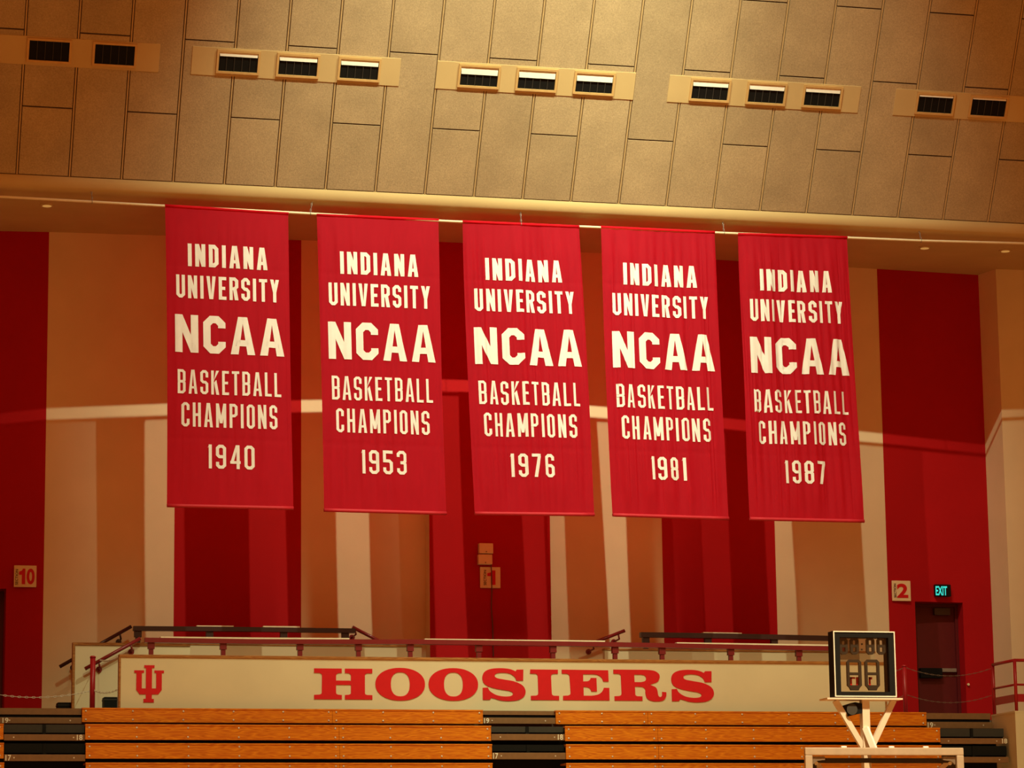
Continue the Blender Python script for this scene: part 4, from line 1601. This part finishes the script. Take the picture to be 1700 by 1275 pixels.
# basket stand: post, V struts, arm, rear base
bk = thing('basket_stand', 'white painted basket stand post with V struts under the shot clock', 'basket stand', (scx, YSC+.08, 0))
pz0 = P(1437, 1161, YSC).z
m_ = MB()
xa, xb = P(1372, 1160, YSC).x, P(1497, 1160, YSC).x
m_.box(xa, xb, YSC-.03, YSC+.22, Z0-.03, Z0-.012)
m_.build('shelf_plate', M['post'], bk)
pxa, pxb = P(1431.5, 1200, YSC+.05).x, P(1443.5, 1200, YSC+.05).x
m_ = MB()
m_.box(pxa, pxb, YSC+.03, YSC+.12, 2.55, Z0-.03)
m_.build('post', M['post'], bk)
for (a, c) in (((1386.5, 1163), (1432, 1240)), ((1483, 1163), (1447, 1240))):
    m_ = MB()
    m_.bar(P(*a, YSC+.075), P(*c, YSC+.075), .06, .05, upv=(0, 1, 0))
    m_.build('strut', M['post'], bk)
m_ = MB()
m_.bar(P(1437, 1208, YSC+.02), P(1454, 1250, YBB+.13), .05, .06)
m_.build('brace_arm', M['white'], bk)  # paler than the struts: the light it faces is in its colour
m_ = MB()
m_.box(pxa-.02, pxb+.02, YSC+.03, YSC+2.6, 2.45, 2.65)
m_.build('boom_arm', M['post'], bk)
m_ = MB()
m_.bar((scx, YSC+2.5, 2.55), (scx, YSC+3.6, .45), .16, .18, upv=(0, 1, 0))
m_.build('mast', M['post'], bk)
m_ = MB()
m_.box(scx-.6, scx+.6, YSC+2.2, YSC+4.4, 0, .45, bev=.05)
m_.build('base', M['redsteel'], bk)
hx = thing('horn_speaker', 'small black horn box fixed beside the white post under the shot clock', 'speaker', P(1420, 1189, YSC+.03))
m_ = MB()
q0, q1, q2, q3 = [P(x, y, YSC+.03) for x, y in ((1405.5, 1170), (1420, 1165.5), (1431, 1168), (1431, 1184))]
q4, q5 = P(1422, 1186, YSC+.03), P(1407.5, 1189.5, YSC+.03)
m_.prism([(v.x, v.z) for v in (q0, q1, q2, q3, q4, q5)], YSC+.03, YSC+.16)
m_.build('body', M['black'], hx)
m_ = MB()
c_ = (q0+q1+q4+q5)/4
m_.tube([(c_.x, YSC+.03, c_.z), (c_.x, YSC+.02, c_.z), (c_.x, YSC+.012, c_.z)], [.045, .06, .062], 16)
m_.build('horn_mouth', M['riser'], hx)

# backboard
X0, X1 = P(1337, 1250, YBB).x, P(1600, 1250, YBB).x
ZT_ = (P(1340, 1240.5, YBB).z + P(1598, 1241.5, YBB).z)/2
ZB_ = ZT_-1.10
bbd = thing('backboard', 'glass basketball backboard with pale padded frame at lower right', 'backboard', ((X0+X1)/2, YBB, ZB_))
fw_ = .082
for (a, c, d, e) in ((X0, X1, ZT_-fw_, ZT_), (X0, X1, ZB_, ZB_+fw_), (X0, X0+fw_, ZB_+fw_, ZT_-fw_), (X1-fw_, X1, ZB_+fw_, ZT_-fw_)):
    m_ = MB()
    m_.box(a, c, YBB, YBB+.05, d, e, bev=.012)
    m_.build('frame_bar', M['silver'], bbd)
m_ = MB()
m_.box(X0+fw_, X1-fw_, YBB+.015, YBB+.025, ZB_+fw_, ZT_-fw_)
m_.build('glass', M['glass'], bbd)
m_ = MB()
zt2 = (P(1353, 1262.5, YBB+.1).z)
m_.bar((X0+.13, YBB+.09, zt2), (X1-.13, YBB+.09, zt2), .04, .05)
m_.bar((X0+.13, YBB+.09, zt2+.03), (X0+.13, YBB+.09, ZB_+.1), .04, .04, upv=(0, 1, 0))
m_.bar((X1-.13, YBB+.09, zt2+.03), (X1-.13, YBB+.09, ZB_+.1), .04, .04, upv=(0, 1, 0))
m_.bar((X0+.13, YBB+.09, ZB_+.1), (X1-.13, YBB+.09, ZB_+.1), .04, .05)
m_.build('rear_frame', M['black'], bbd)
m_ = MB()
m_.bar((X0+.15, YBB+.10, zt2-.02), (scx-.02, YSC+.06, zt2-.75), .045, .05)
m_.build('rear_strut', M['post'], bbd)
m_ = MB()
m_.bar((X1-.15, YBB+.10, zt2-.02), (scx+.02, YSC+.06, zt2-.75), .045, .05)
m_.build('rear_strut', M['post'], bbd)
for xx, s in ((X0+fw_+.01, 1), (X1-fw_-.01, -1)):
    m_ = MB()
    m_.prism([(xx, ZT_-fw_-.012), (xx+s*.14, ZT_-fw_-.012), (xx+s*.14, ZT_-fw_-.05), (xx+s*.05, ZT_-fw_-.06), (xx, ZT_-fw_-.10)], YBB+.026, YBB+.06)
    m_.build('corner_bracket', M['steel'], bbd)
    m_ = MB()
    m_.tube([(xx+s*.05, YBB+.05, ZT_-fw_-.085), (xx+s*.05, YBB+.10, ZT_-fw_-.085)], .02, 10)
    m_.build('corner_bolt', M['white'], bbd)
for px in (1401, 1480, 1537):
    q = P(px, 1238.5, YBB+.02)
    m_ = MB()
    m_.tube([(q.x-.03, YBB+.025, ZT_+.004), (q.x+.03, YBB+.025, ZT_+.004)], .012, 8)
    m_.build('clip', M['white'], bbd)
